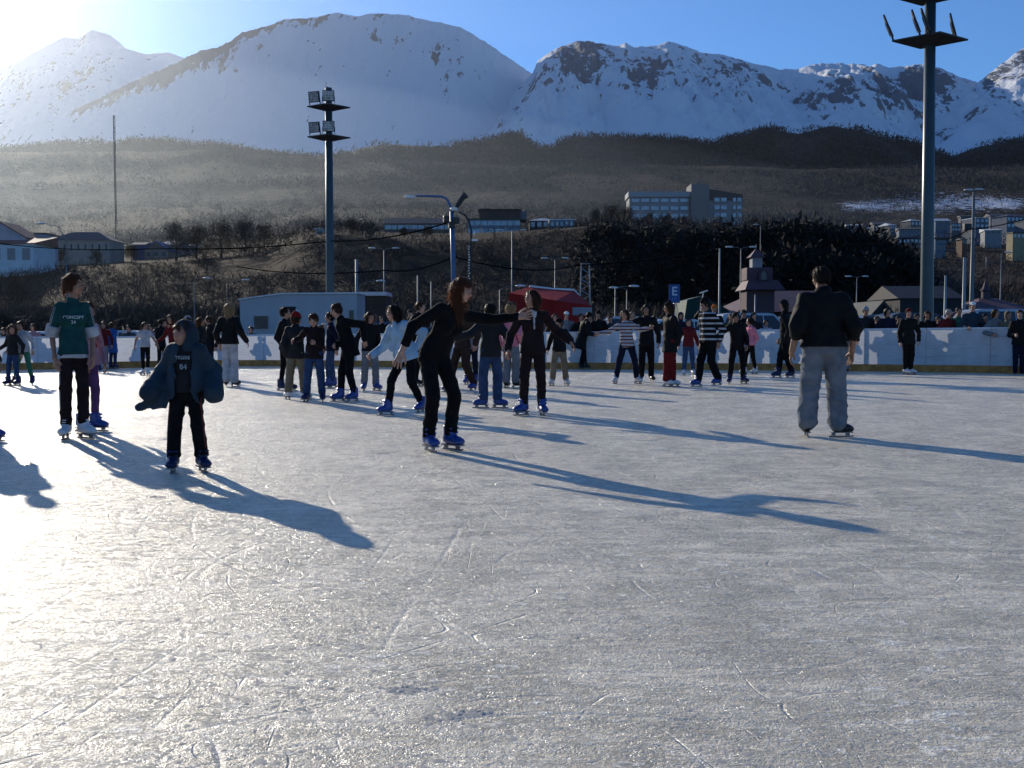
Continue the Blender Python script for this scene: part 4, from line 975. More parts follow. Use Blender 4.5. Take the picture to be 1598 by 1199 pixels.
P_(1317, 584, 100, "skater in pale jeans half hidden by the man in grey trousers", face=170, feet=((.08,0),(-.08,0)), arms=((.35,0,-.85),(-.2,0,-.9)), top='black', topkind='shell', tl=.04, tth=.03, legs='paledenim', lth=.02, lf=.006, hs='short', hair='black', skates='black')
P_(1416, 585, 103, "child in a long dark coat with a red collar standing by the right boards", face=-20, head=-15, feet=((-.06,0),(.07,0)), toes=(30, 60), arms=((-.12,0,-.95),(.22,0,-.9)), top='black', topkind='shell', tl=.09, tth=.024, legs='black', lth=.018, hat='helmet', hatc='darkred', hs='short', hair='brown', skates='white', child=1., skin='fair')

# ---------------------------------------------------------------- spectators behind the boards
def spectator(px, ytop, label, back=.75, H=1.68, face=0, **kw):
    x = at(px, 519, 31).x; Y = fence_y(x)+back; x = at(px, 519, Y).x
    z = near_z(np.array([x/Y]), np.array([Y]))[0]
    ztop = at(px, ytop, Y).z
    hgt = min(max(ztop-z, 1.0), 1.95)
    child_ = 1. if hgt < 1.35 else 0.
    person(px, 0, hgt, label, face=face, X=x, Y=Y, groundz=z if hgt < 1.94 else ztop-1.95, noskate=True, lod=2, group='spectators behind the boards', cat='spectator', **{**dict(tth=.028, topkind='shell', child=child_, arms=((-.1,-.35,-.55),(.1,-.35,-.55)), legs='navy'), **kw})
S_ = spectator
S_(6, 512, "spectator with short dark hair at the left edge behind the boards", top='navy', hs='short', hair='black')
S_(52, 506, "fair haired spectator behind the boards right of the white sweater", top='mauve', hs='bob', hair='auburn', skin='fair')
S_(74, 514, "short spectator in purple behind the far left boards", top='purple', hs='short', hair='brown')
S_(201, 508, "spectator in a pale blue coat beside the white waistcoat", top='slate', hs='short', hair='black', back=.5)
S_(236, 507, "dark haired spectator just right of the white waistcoat", top='mauve', hs='short', hair='brown', back=1.2)
S_(258, 498, "tall spectator in a dark cap left of the red sleeves", top='charcoal', hat='cap', hatc='black', back=.9)
S_(340, 506, "spectator in grey peering between two skaters left of the blond woman", top='grey', hs='short', hair='brown')
S_(392, 510, "small spectator in navy in front of the cabin's left end", top='navy', hs='short', hair='black', back=.9)
S_(596, 494, "spectator in a black jacket left of the pale blue jacket's head", top='black', hs='short', hair='black', back=1.1)
S_(628, 500, "spectator with brown hair right of the pale blue jacket's head", top='darkbrown', hs='bob', hair='brown')
S_(640, 484, "taller man in a black cap behind the padded jacket", top='charcoal', hat='cap', hatc='charcoal', back=1.6, H=1.8)
S_(612, 499, "spectator in a dark red scarf behind the girl in pale blue", top='darkred', hs='short', hair='black', back=1.5)
S_(848, 500, "short spectator in grey right of the brown haired girl's face", top='grey', hs='short', hair='brown', back=1.5)
S_(866, 490, "spectator with auburn hair below the red marquee", top='brown', hs='bob', hair='auburn', skin='fair', back=.9)
S_(884, 487, "spectator in a white knitted hat below the red marquee", top='grey', hat='helmet', hatc='white', skin='fair')
S_(906, 490, "dark spectator leaning forward under the marquee's right corner", top='black', hs='short', hair='brown', face=15)
S_(922, 494, "spectator in an olive jacket near the marquee's right corner", top='olive', hs='short', hair='black', back=1.3)
S_(934, 486, "tall spectator in a black beanie left of the striped jumper", top='black', hat='beanie', hatc='black', face=-10, skin='tan')
S_(952, 493, "spectator in slate blue close behind the striped jumper", top='slate', hs='short', hair='black', back=1.1)
S_(986, 487, "fair spectator in a pale jacket behind the striped jumper's shoulder", top='lightgrey', hs='bob', hair='blond', skin='fair')
S_(1022, 492, "spectator in brown between the black haired woman and the bobble hat", top='brown', hs='short', hair='brown', back=1.2)
S_(1062, 488, "spectator in a navy anorak under the blue parking sign", top='navy', hat='hood', hatc='navy', back=1.0)
JM = []
S_(1114, 477, "spectator in an orange woolly hat holding up a long handled mop", top='black', hat='beanie', hatc='orange', skin='tan', arms=((-.45,-.25,.30),(.1,-.3,-.6)), extra=lambda J: JM.append(J))
S_(1141, 490, "spectator with tousled hair above the bending child", top='olive', hs='bob', hair='brown', face=-25)
S_(1160, 484, "spectator in a dark cap above the little girl in pink", top='black', hat='cap', hatc='charcoal', back=1.0)
S_(1176, 488, "round faced spectator in charcoal behind the girl in pink", top='charcoal', hs='short', hair='black', skin='fair')
S_(1195, 500, "short spectator in white left of the very long black hair", top='lightgrey', hs='short', hair='brown')
S_(1240, 492, "spectator in black between the long black hair and the man", top='black', hs='short', hair='black', back=1.0)
S_(1268, 490, "spectator in navy hidden behind the man's shoulders", top='navy', hs='short', hair='black')
S_(1332, 492, "spectator in black just right of the man in the black jacket", top='black', hs='short', hair='black')
S_(1350, 480, "spectator in a pale patterned knitted hat right of the man", top='charcoal', hat='beanie', hatc='lightgrey/black/.04', skin='tan', back=.9)
S_(1368, 494, "small dark spectator between the patterned hat and the black hair", top='black', hs='short', hair='brown', back=1.3)
S_(1384, 481, "spectator with straight black hair in a navy coat", top='navy', hs='bob', hair='black', face=10)
S_(1402, 493, "low spectator in brown behind the child with the red collar", top='brown', hs='short', hair='black', back=1.4)
S_(1430, 490, "spectator in charcoal right of the child with the red collar", top='charcoal', hs='short', hair='black', back=1.3)
S_(1447, 486, "spectator in a black coat at the foot of the right floodlight mast", top='black', hs='bob', hair='auburn', face=-30, skin='tan')
S_(1464, 494, "small spectator in grey right of the floodlight mast", top='grey', hs='short', hair='black', back=1.2)
S_(1479, 483, "spectator in a dark red anorak right of the floodlight mast", top='darkred', hs='short', hair='grey', face=20)
S_(1495, 480, "spectator in green with a lowered head beside the dark red anorak", top='green', hs='short', hair='black', back=1.0)
S_(1517, 472, "tall man in a white cap and pale sleeved jacket", top='slate', hat='cap', hatc='white', skin='fair', face=-10, back=.6)
S_(1536, 490, "spectator in black close behind the white cap", top='black', hs='short', hair='black', back=1.2)
S_(1552, 483, "spectator in a grey and cream coat right of the white cap", top='grey', hs='bob', hair='brown', face=25)
S_(1572, 486, "spectator in a khaki hood near the right edge", top='khaki', hat='hood', hatc='khaki', back=1.1)
S_(1591, 484, "bare faced spectator leaning on the boards at the right edge", top='black', hs='short', hair='brown', skin='fair', face=-25)
# the mop held up by the one in the orange hat
def mop():
    J = JM[0]; g = J['g']; w = g+J['wr'][0]+V3(0,-.02,.06)
    a = Vector(w); b = at(1098, 456, float(g[1])-.1); lo = a+(a-b)*.9
    root = empty("mop", lo); tag(root, "long handled mop raised above the orange woolly hat", "mop")
    m = MB(); m.tube([Vector((0,0,0)), b-lo], .016, 8); m.build("handle", mat('mop_handle', (.5,.5,.52), .4), root)
    d = (b-lo); m = MB(); m.tube([d+Vector((-.12,0,-.035)), d+Vector((.13,0,.05))], .02, 8); m.build("mop_head", mat('mop_head', (.6,.6,.6), .8), root)
mop()
# ---------------------------------------------------------------- things behind the rink
def hz(x, y): return float(near_z(np.array([x/y]), np.array([float(y)]))[0])
def G(px, Y): x = at(px, 519, Y).x; return Vector((x, Y, hz(x, Y)))
GLASS = mat("dark_glass", (.03,.035,.045), .2, spec=.4)
def floodmast(px, Y, plats, lamps_front, label, lean=0., rz=0., thin=False, L=1.22, W=.95):
    g = G(px, Y); root = empty("floodlight_mast", g); tag(root, label, "floodlight mast", "floodlight masts")
    ztop = 12.9-g.z; pm = mat("mast_paint", (.035,.058,.068), .34, .12, 1.5, bump=.1, bscale=6, spec=.4)
    m = MB(); n = 12; m.tube([(0,0,-.3), (0,0,.25), (lean*.3,0,4), (lean,0,ztop)], [.26,.225,.205,.165], n); m.build("pole", pm, root)
    m = MB(); m.lathe([(.01,.02),(.42,.02),(.42,.06),(.24,.07)], (0,0,0), 16); m.build("base_plate", STEEL, root)
    m = MB(); m.box((-.0,-.235,1.1), (.16,.05,.34)); m.build("hatch", pm, root, bevel=.01)
    dk = mat("platform_steel", (.035,.034,.04), .6, .2, 4.)
    for z, ph in plats:
        z -= g.z; r = MB(); lx = lean*z/ztop
        c, s = math.cos(rz+ph), math.sin(rz+ph)
        P = [(L,0),(0,W),(-L,0),(0,-W)]
        top = [(lx+x*c-y*s, x*s+y*c, z) for x, y in P]; top2 = [(lx+(x*c-y*s), (x*s+y*c), z-.05) for x, y in P]; bot = [(lx+(x*c-y*s)*.22, (x*s+y*c)*.22, z-.22) for x, y in P]
        r.add(top+top2+bot, [(0,1,2,3)]+[(i, 4+i, 4+(i+1) % 4, (i+1) % 4) for i in range(4)]+[(4+i, 8+i, 8+(i+1) % 4, 4+(i+1) % 4) for i in range(4)]+[(11,10,9,8)])
        p = r.build("platform", dk, root)
        for (dx, dy, ang, tilt) in lamps_front:
            f = MB(); M = Matrix.Translation(Vector((lx+dx*c-dy*s, dx*s+dy*c, z+.06))) @ Matrix.Rotation(ang, 4, 'Z') @ Matrix.Rotation(tilt, 4, 'X')
            def bx(c0, sz, mm):
                mm2 = MB(); mm2.box(c0, sz); mm.add([M @ Vector(v) for v in mm2.v], mm2.f)
            (bx((0,0,.42), (.50,.055,.72), f) if thin else (bx((0,0,.34), (.56,.10,.50), f), bx((0,.07,.34), (.40,.08,.36), f))); bx((-.29,0,.14), (.02,.06,.32), f); bx((.29,0,.14), (.02,.06,.32), f)
            fl = f.build("floodlight", dk, root)
            gl = MB(); bx((0,-.055,.34), (.49,.008,.43), gl); gl.cur = 1
            for i in range(4): bx((-.18+.12*i,-.061,.34), (.012,.006,.43), gl)
            for i in range(3): bx((0,-.062,.22+.12*i), (.49,.006,.012), gl)
            gl.build("lamp_face", [mat("lamp_lens", (.45,.44,.42), .25, .4, 6, spec=.6), dk], fl)
    return root
floodmast(516, 50, ((12.02, 0.), (10.58, 0.)), ((-.64,-.15,-.35,.18), (.02,-.48,.15,.10)), "distant floodlight mast with square lamps behind the pale cabin", rz=.12, L=1.03, W=.8)
floodmast(1446, 34, ((12.12, 0.), (10.70, .04)), ((-1.18,.0,-1.97,.38), (-.46,-.45,-1.97,.34), (-.20,-.60,-1.97,.36), (.86,.10,-1.97,.24)), "tall thick floodlight mast rising out of the picture top on the right", lean=-.10, rz=-.1, thin=True)

# ---- pale cabin
def cabin():
    Y = 45; a = G(373, Y-1.6); b = at(441, 519, Y-2.6); a2 = at(556, 519, Y+.4)
    x0 = at(375, 519, 44.2); x1 = at(557, 519, 44.2)
    L = (Vector((x1.x, x1.y, 0))-Vector((x0.x, x0.y, 0))); ang = math.atan2(L.y, L.x); L = L.length
    g = Vector((x0.x, x0.y, hz(x0.x, x0.y))); root = empty("site_cabin", g, ang); tag(root, "long pale blue grey cabin with a snowy roof edge and a dark doorway", "cabin")
    h = at(470, 459, 44).z-g.z; hl = at(374, 467, 43).z-g.z; D = 2.5
    wm = mat("cabin_wall", (.38,.40,.43), .5, .06, 1.2, bump=.15, bscale=3, bdist=.02)
    s = MB(); s.prism([(0,.45),(0,hl),(L*.36,h),(L,h+.02),(L,.45)], 'y', 0, D); s.build("wall", wm, root)
    r = MB(); r.prism([(-.06,hl+.002),(-.06,hl+.05),(L*.36,h+.055),(L+.06,h+.075),(L+.06,h+.022),(L*.36,h+.002)], 'y', -.08, D+.08); r.build("roof", mat("roof_frost", (.72,.72,.74), .5, .05, 3), root)
    st = MB(); st.box((L/2,-.008,.62), (L-.02,.012,.16)); st.build("stripe", KICK, root)
    def win(x, z, w, hh, nm="window"):
        f = MB(); f.box((x,-.012,z), (w+.1,.03,hh+.1)); fo = f.build(nm, mat("cabin_frame", (.33,.36,.40), .5), root); p = MB(); p.box((x,-.03,z), (w,.012,hh)); p.build("pane", GLASS, fo)
    win(L*.18, 1.72, .60, .55); win(L*.80, 2.15, .2, .26); win(L*.955, 2.05, .19, .38)
    d = MB(); d.box((L*.43,-.01,1.52), (.50,.035,1.75)); do = d.build("door", mat("dark_doorway", (.02,.018,.02), .8), root); f = MB()
    for x in (-.27, .27): f.box((L*.43+x,-.02,1.52), (.04,.05,1.79))
    f.box((L*.43,-.02,2.43), (.58,.05,.04)); f.build("door_frame", wm, do)
    m = MB(); m.box((L*.30,-.05,1.15), (.3,.1,.10)); m.build("letter_box", mat("navy_box", (.03,.04,.08), .5), root)
    for x, z in ((L*.495, 2.2),): m = MB(); m.box((x,-.04,z), (.16,.08,.12)); m.build("vent", CAPM, root)
    for x in (1.0, L-1.0): m = MB(); m.tube([(x,.1,.25),(x,.3,.25)], .28, 14); m.build("wheel", mat("rubber", (.02,.02,.02), .8), root)
    m = MB(); m.box((L/2,D/2,.40), (L*.96,.9,.12)); m.build("chassis", mat("chassis", (.04,.04,.04), .7), root)
cabin()
def cabin_neighbour():
    g = G(560, 50); root = empty("shed", g); tag(root, "low grey shed with a white fascia behind the cabin's right end", "shed")
    w = 1.35; z0, z1 = 0, at(560, 462, 50).z-g.z
    m = MB(); m.box((w/2,1,z1/2), (w,2,z1)); m.build("wall", mat("shed_wall", (.035,.028,.026), .8, .2, 2), root)
    m = MB(); m.box((w/2,.95,z1+.10), (w+.1,2.2,.18)); m.build("fascia", mat("fascia_white", (.45,.48,.52), .6), root)
    m = MB(); m.box((w*.5,-.01,z1*.62), (.5,.03,.4)); m.build("window", GLASS, root)
cabin_neighbour()

# ---- red marquee
def marquee():
    Y = 47; g = G(858, Y); root = empty("marquee", g); tag(root, "bright red marquee with a hipped canvas roof behind the crowd", "marquee")
    def P(px, py, dy): v = at(px, py, Y+dy); return v-g
    A = P(794, 458, .2); B = P(868, 470, -1.7); Cc = P(923, 478, 0.); Dd = P(840, 462, 3.4)
    R1 = P(826, 448, 1.2); R2 = P(896, 454, 1.4)
    fl = lambda v: Vector((v.x, v.y, .0)); th = Vector((0, .03, 0))
    red = mat("red_canvas", (.50,.016,.014), .6, .12, 3, bump=.4, bscale=4, trans=.45, bdist=.05); 
    def skin(nm, vs, fs):
        m = MB(); m.add(vs, fs); o = m.build(nm, red, root); s = o.modifiers.new("thickness", 'SOLIDIFY'); s.thickness = .012; return o
    skin("wall", [A, B, Cc, Dd, fl(A), fl(B), fl(Cc), fl(Dd)], [(0,1,5,4),(1,2,6,5),(2,3,7,6),(3,0,4,7)])
    up = Vector((0,0,.02)); skin("roof", [A+up, B+up, Cc+up, Dd+up, R1, R2], [(0,1,4),(1,2,5,4),(2,3,5),(3,0,4,5)])
    m = MB(); m.tube([R1+Vector((0,-.05,.03)), (R1+R2)/2+Vector((0,-.05,-.01)), R2+Vector((0,-.05,.03))], .06, 6); m.tube([R2+Vector((0,-.05,.03)), R2+(Cc-R2)*.3], .03, 6); m.build("frosted_ridge", mat("frost", (.75,.75,.77), .5), root)
    m = MB(); m.box(P(908, 486, -.9), (.9,.06,.35)); m.build("hatch_board", mat("board_grey", (.25,.27,.30), .6), root)
marquee()

# ---- parking sign
def esign():
    Y = 40; g = G(1052, Y); root = empty("parking_sign", g); tag(root, "blue rectangular parking sign with a white letter E on a post", "sign")
    top = at(1052, 444, Y).z-g.z; bot = at(1052, 473, Y).z-g.z; cz = (top+bot)/2; h = top-bot; w = h*.60
    m = MB(); m.tube([(0,.03,-.2),(0,.03,top)], .03, 8); m.build("post", STEEL, root)
    m = MB(); m.box((0,0,cz), (w,.02,h)); pn = m.build("panel", mat("sign_blue", (.015,.07,.26), .4, .05, 5), root, bevel=.006)
    wh = mat("sign_white", (.55,.62,.70), .4)
    m = MB()
    for a, b, c, d in (((w/2-.03),0,.008,h-.06),(-(w/2-.03),0,.008,h-.06),(0,h/2-.03,w-.06,.008),(0,-(h/2-.03),w-.06,.008)): m.box((a,-.013,cz+b), (c,.004,d))
    m.build("border", mat("sign_border", (.06,.14,.34), .4), root)
    M = Matrix.Translation((0,-.012,cz+.08)) @ Matrix.Rotation(R(90), 4, 'X'); text_part("letter", "E", .47, M, wh, root, .002, .008)
    M = Matrix.Translation((-.005,-.012,cz-.23)) @ Matrix.Rotation(R(90), 4, 'X'); text_part("lettering", "IT", .20, M, mat("sign_pale", (.16,.26,.42), .4), root, .002, .0)
esign()

# ---- lamp posts
LP = mat("lamp_post_paint", (.13,.145,.155), .5, .1, 3.)
LENS = mat("lamp_glass", (.6,.62,.64), .25, spec=.6)
def lamp(px, pytop, Y, arms, label, r=.06, paint=LP, base=None, group="street lamps behind the rink", arm_rise=.25):
    """arms: list of (dx metres, dz)"""
    g = G(px, Y) if base is None else at(px, base, Y); top = at(px, pytop, Y).z-g.z
    root = empty("street_lamp", g); tag(root, label, "street lamp", group)
    m = MB(); m.tube([(0,0,-.5),(0,0,.6),(0,0,top)], [r*1.4, r*1.25, r*.7], 8); m.build("pole", paint, root)
    for dx, dz in arms:
        m = MB(); m.tube([(0,0,top-.05),(dx*.35,0,top+dz*.8),(dx,0,top+dz)], r*.5, 6); m.build("arm", paint, root)
        m = MB(); s = math.copysign(1, dx); m.lathe([(.0,-.05),(.10,-.045),(.14,0),(.09,.05),(0,.07)], (0,0,0), 10)
        m.v = [(v[0]*2.1+dx+s*.2, v[1]*1.1, v[2]*1.0+top+dz) for v in m.v]; m.build("lamp_head", LENS, root)
    return root
lamp(600, 390, 75, ((-.65,.12),(.65,.12)), "double headed street lamp left of the blue lamp post", .05)
lamp(866, 405, 80, ((-.6,.10),(.6,.10)), "double headed street lamp above the red marquee", .05)
lamp(1155, 388, 70, ((-.6,.10),(.6,.10)), "double headed street lamp beside the pinkish turret", .05)
lamp(1336, 433, 85, ((-.5,.08),(.5,.08)), "small double headed street lamp right of the man in black", .045)
lamp(799, 360, 90, ((-.8,.05),(.8,.05)), "double headed street lamp in front of the long low building", .06)
lamp(780, 452, 52, ((.85,.18),), "single arm street lamp left of the red marquee", .035)
lamp(960, 450, 52, ((.75,.10),), "single arm street lamp between the marquee and the parking sign", .04)
lamp(978, 452, 56, ((-.5,.10),), "short street lamp beside the single arm one near the parking sign", .035)
lamp(304, 440, 70, ((.7,.25),), "street lamp on the dark bank left of the cabin", .04)
lamp(355, 442, 70, ((1.1,.22),), "street lamp with a rising arm above the blond woman", .03)
lamp(106, 372, 60, ((-1.2,.85),), "curved dark street lamp in front of the long slate roofed house", .05)
lamp(1515, 300, 60, ((-.12,.12),(.10,.15)), "tall thin mast with a small lamp at the top near the right edge", .11)
lamp(1185, 352, 110, ((-.3,.1),), "thin lamp post on the skyline right of the hotel", .05)
lamp(560, 448, 60, ((1.1,.35),), "street lamp leaning over the low grey shed", .045)
lamp(1560, 396, 80, ((.3,.1),), "slender lamp post above the red spire", .05)
def bluelamp():
    Y = 38; g = G(708, Y); z = lambda py: at(708, py, Y).z-g.z; x = lambda px: at(px, 400, Y).x-g.x
    root = empty("street_lamp", g); tag(root, "blue lamp post with a long arm to the left and a cluster of fittings", "street lamp", "street lamps behind the rink")
    bl = mat("blue_post", (.03,.10,.24), .4, .1, 3, spec=.5)
    m = MB(); m.tube([(0,0,-.4),(0,0,z(420)),(x(705),0,z(330))], [.10,.09,.075], 10); m.build("pole", bl, root)
    m = MB(); m.tube([(x(706),0,z(335)),(x(703),0,z(322)),(x(698),0,z(311)),(x(690),0,z(307)),(x(650),0,z(305.5))], .045, 8); m.build("arm", bl, root)
    m = MB(); m.lathe([(0,-.09),(.09,-.08),(.13,-.01),(.09,.05),(0,.06)], (0,0,0), 12); m.v = [(v[0]*1.7+x(640), v[1], v[2]+z(307)) for v in m.v]; m.build("lamp_head", LENS, root)
    m = MB(); m.lathe([(0,-.09),(.09,-.08),(.13,-.01),(.09,.05),(0,.06)], (0,0,0), 12); m.v = [(v[0]*1.2+x(709), v[1]-.2, v[2]+z(327)) for v in m.v]; m.build("lamp_head", LENS, root)
    dk = mat("fitting_dark", (.03,.03,.035), .5)
    m = MB(); m.tube([(x(706),0,z(332)),(x(716),0,z(318)),(x(722),0,z(309)),(x(728),0,z(304))], [.05,.09,.10,.14], 10); m.build("loudspeaker", dk, root)
    for a, b in ((697, 343), (712, 345), (705, 352)):
        m = MB(); m.box((x(a),-.12,z(b)), (.22,.2,.24), .3); m.build("control_box", dk, root, bevel=.02)
bluelamp()
def blacklamp():
    Y = 37; g = G(735, Y); z = lambda py: at(735, py, Y).z-g.z; x = lambda px: at(px, 400, Y).x-g.x
    root = empty("street_lamp", g); tag(root, "slim black post arching over to the blue lamp post", "street lamp", "street lamps behind the rink")
    dk = mat("black_post", (.02,.02,.022), .5)
    m = MB(); m.tube([(0,0,-.3),(0,0,z(400)),(x(735.5),0,z(360)),(x(732),0,z(345)),(x(726),0,z(336)),(x(717),0,z(331))], [.045,.04,.04,.035,.03,.03], 8); m.build("pole", dk, root)
    m = MB(); m.box((x(741),0,z(375)), (.22,.12,.07)); m.box((x(740),0,z(364)), (.05,.05,.15)); m.build("lamp_head", LENS, root)
    m = MB()
    for k in range(16): m.box((x(735-3+random.random()*2-1), -.03, z(385+k*4.2)), (.05,.04,.05), random.random()*3)
    me = m.build("ivy_lights", mat("glint", (.5,.5,.5), .2, spec=.8), root); me["kind"] = 'stuff'
blacklamp()
# ---- bare posts and masts
def post(px, py, Y, r, label, material=STEEL, name="post", cat="post"):
    g = G(px, Y); m = MB(); m.tube([(0,0,-.3),(0,0,.5),(0,0,at(px, py, Y).z-g.z)], [r*1.1, r, r*.8], 8); o = m.build(name, material, loc=g); tag(o, label, cat, "bare posts behind the rink"); return o
GR = mat("post_grey", (.22,.25,.27), .5)
post(1122, 388, 60, .06, "pale bare post left of the pinkish turret", GR); post(1474, 430, 46, .065, "short pale post just right of the floodlight mast", GR); post(1503, 402, 46, .085, "thick pale post left of the tall thin mast", GR)
post(652, 430, 60, .04, "thin post above the padded jacket", GR); post(673, 440, 60, .035, "thinnest post left of the pointing woman's hair", GR); post(557, 405, 60, .09, "pale ribbed post right of the far floodlight mast", GR); post(1178, 460, 60, .05, "short dark post below the turret", GR)
def control():
    Y = 59; g = at(1516, 353, Y); m = MB(); m.box((0,0,0), (.42,.3,.36)); tag(m.build("junction_box", mat("fitting_dark", (.03,.03,.035), .5), loc=g+Vector((0,.55,0)), bevel=.02), "dark junction box clamped on the tall thin mast", "junction box")
control()
def antenna():
    Y = 420; x = at(182, 400, Y).x; z0 = hz(x, Y); top = at(182, 180, Y).z-z0
    root = empty("radio_mast", (x, Y, z0)); tag(root, "very tall thin radio mast standing on the hazy left hillside", "radio mast")
    m = MB(); r = .35
    L = [(r*math.cos(a), r*math.sin(a)) for a in (0, 2.09, 4.19)]
    for a in L: m.tube([(a[0],a[1],0),(a[0],a[1],top)], .12, 4)
    m.build("lattice", mat("mast_dark", (.05,.05,.06), .6), root)
    m = MB(); zz = 0; k = 0
    while zz < top-2:
        a, b = L[k % 3], L[(k+1) % 3]; m.tube([(a[0],a[1],zz),(b[0],b[1],zz+2)], .07, 4, False); zz += 2; k += 1
    m.build("bracing", mat("mast_dark", (.05,.05,.06), .6), root)
antenna()
def pylon():
    Y = 75; g = G(913, Y); top = at(913, 412, Y).z-g.z; root = empty("lattice_mast", g); tag(root, "pale lattice mast rising behind the red marquee", "mast")
    m = MB(); w = .42
    for sx in (-1, 1):
        for sy in (-1, 1): m.tube([(sx*w,sy*w,0),(sx*w*.7,sy*w*.7,top)], .035, 5)
    m.box((0,0,top), (w*1.5,w*1.5,.06))
    m.build("frame", GR, root)
    m = MB(); zz = 0; s = 1
    while zz < top-.4:
        for sy in (-1, 1): q = w*(1-.3*zz/top); m.tube([(-s*q,sy*q,zz),(s*q,sy*q,zz+.4)], .022, 4, False)
        zz += .4; s = -s
    m.build("bracing", GR, root)["kind"] = 'stuff'
pylon()
# ---- sagging cables
def cable(pts, label, r=.03):
    P = [at(*p) for p in pts]; V = []
    for i in range(len(P)-1):
        for t in np.linspace(0, 1, 12, endpoint=(i == len(P)-2)):
            v = P[i].lerp(P[i+1], t); v.z -= .35*4*t*(1-t)*((P[i+1]-P[i]).length/20); V.append(v-P[0])
    m = MB(); m.tube(V, r, 5); o = m.build("cable", mat("cable_black", (.006,.006,.006), 1., spec=0.), loc=P[0]); tag(o, label, "cable", "overhead cables")
cable([(-60,372,60),(250,388,52),(516,376,50),(704,346,38)], "overhead cable sagging from the left edge to the blue lamp post")
cable([(370,416,62),(600,422,50),(706,402,38.2)], "lower cable running into the middle of the blue lamp post")
cable([(706,400,38.2),(900,414,60),(1122,392,60)], "cable from the blue lamp post to the pale bare post")
cable([(1290,378,120),(1445,366,90),(1515,356,60)], "frosted cable reaching the junction box on the tall thin mast", .04)
cable([(1515,358,60),(1640,330,52)], "cable leaving the tall thin mast for the right edge", .03)

# ---- cars
CARM = {'silver': (.40,.42,.45), 'white': (.62,.64,.66), 'dark': (.02,.022,.026), 'blue': (.04,.09,.16), 'maroon': (.10,.02,.02), 'grey': (.12,.13,.14)}
def car(px, Y, rz, col, label, tall=1.5, L=4.3, name="parked_car"):
    g = G(px, Y); root = empty(name, g, rz); tag(root, label, "car", "cars parked behind the rink")
    pm = mat("car_"+col, CARM[col], .25, .03, 2, spec=.6, metal=.2); W = .84; h = tall
    m = MB(); lo = [(-L/2,.35),(-L/2+.05,.72),(-L/2+.12,.92),(-L*.18,.98),(L*.22,.96),(L/2-.2,.86),(L/2-.02,.68),(L/2,.38),(L/2-.5,.24),(-L/2+.4,.24)]
    n = len(lo); sec = [(-W,.0),(-W*.96,.02),(W*.96,.02),(W,.0)]
    m.prism(lo, 'y', -W, W); body = m.build("body", pm, root, bevel=.06)
    gh = [(-L*.44,.95),(-L*.36,h-.07),(-L*.28,h),(L*.06,h),(L*.12,h-.05),(L*.27,.95)]
    m = MB(); vs = [];
    for s, w0, w1 in ((-1, W*.95, W*.74), (1, W*.95, W*.74)):
        for x, z in gh: t = (z-.95)/(h-.95); vs.append((x, s*(w0+(w1-w0)*t), z))
    k = len(gh); m.add(vs, [tuple(range(k)), tuple(range(2*k-1, k-1, -1))]+[(i, k+i, k+i+1, i+1) for i in range(k-1)]); m.build("cabin", pm, root, bevel=.05)
    m = MB()
    def quad(a, b, c, d, e=.012): m.add([a, b, c, d], [(0,1,2,3)])
    for s in (-1, 1):
        f = lambda x, z: Vector((x, s*(W*.95+(W*.74-W*.95)*((z-.95)/(h-.95))+.012), z))
        for xa, xb, xc, xd in ((-L*.385,-L*.315,-L*.17,-L*.17), (-L*.155,-L*.155,.0,.0), (.06,.06,L*.10,L*.215)):
            w = MB(); w.add([f(xa,1.0), f(xd,1.0), f(xc,h-.10), f(xb,h-.10)], [(0,1,2,3)]); wo = w.build("side_window", GLASS, root); sm = wo.modifiers.new("t", 'SOLIDIFY'); sm.thickness = .008
    for nm, x0, x1 in (("windscreen", L*.265, L*.125), ("rear_window", -L*.432, -L*.362)):
        sg = .015 if x0 > 0 else -.015; w = MB(); w.add([(x0+sg,-W*.8,1.0),(x0+sg,W*.8,1.0),(x1+sg,W*.66,h-.09),(x1+sg,-W*.66,h-.09)], [(0,1,2,3)]); wo = w.build(nm, GLASS, root); sm = wo.modifiers.new("t", 'SOLIDIFY'); sm.thickness = .008
    for x in (-L*.31, L*.31):
        for s in (-1, 1):
            w = MB(); w.tube([(x,s*(W-.16),.31),(x,s*(W+.02),.31)], .31, 16); wo = w.build("wheel", mat("rubber", (.02,.02,.02), .8), root); w = MB(); w.tube([(x,s*(W+.0),.31),(x,s*(W+.03),.31)], .19, 12); w.build("rim", STEEL, wo)
    for s in (-1, 1):
        w = MB(); w.box((L/2-.03,s*.60,.70), (.08,.32,.14)); w.build("headlight", LENS, root, bevel=.02)
        w = MB(); w.box((-L/2+.04,s*.66,.78), (.08,.2,.2)); w.build("tail_light", mat("tail_red", (.25,.01,.01), .3), root, bevel=.02)
        w = MB(); w.box((L*.20,s*(W+.08),1.0), (.1,.14,.1)); w.build("wing_mirror", pm, root, bevel=.02)
    w = MB(); w.box((L/2+.01,0,.42), (.06,1.5,.16)); w.build("bumper", mat("plastic_dark", (.03,.03,.03), .6), root, bevel=.02)
car(10, 42, .1, 'grey', "grey car at the far left edge behind the boards"); car(72, 43, .0, 'white', "white car between the white sweater and the green jersey"); car(166, 44, 3.2, 'silver', "silver car right of the green jersey")
car(300, 46, .1, 'dark', "dark car behind the skaters around the anorak child"); car(400, 52, .2, 'maroon', "maroon car partly behind the pale cabin")
car(620, 50, .1, 'blue', "blue car behind the girl in the pale blue jacket"); car(700, 47, 3.1, 'dark', "dark car behind the pointing woman")
car(968, 44, 3.25, 'silver', "silver car with a bright roof above the striped jumper", 1.62); car(1075, 43, .1, 'white', "white car behind the boy in the striped black jumper", 1.45); car(1180, 42.5, .15, 'silver', "silver blue car with a long glinting roof above the girl in pink", 1.66, 4.6)
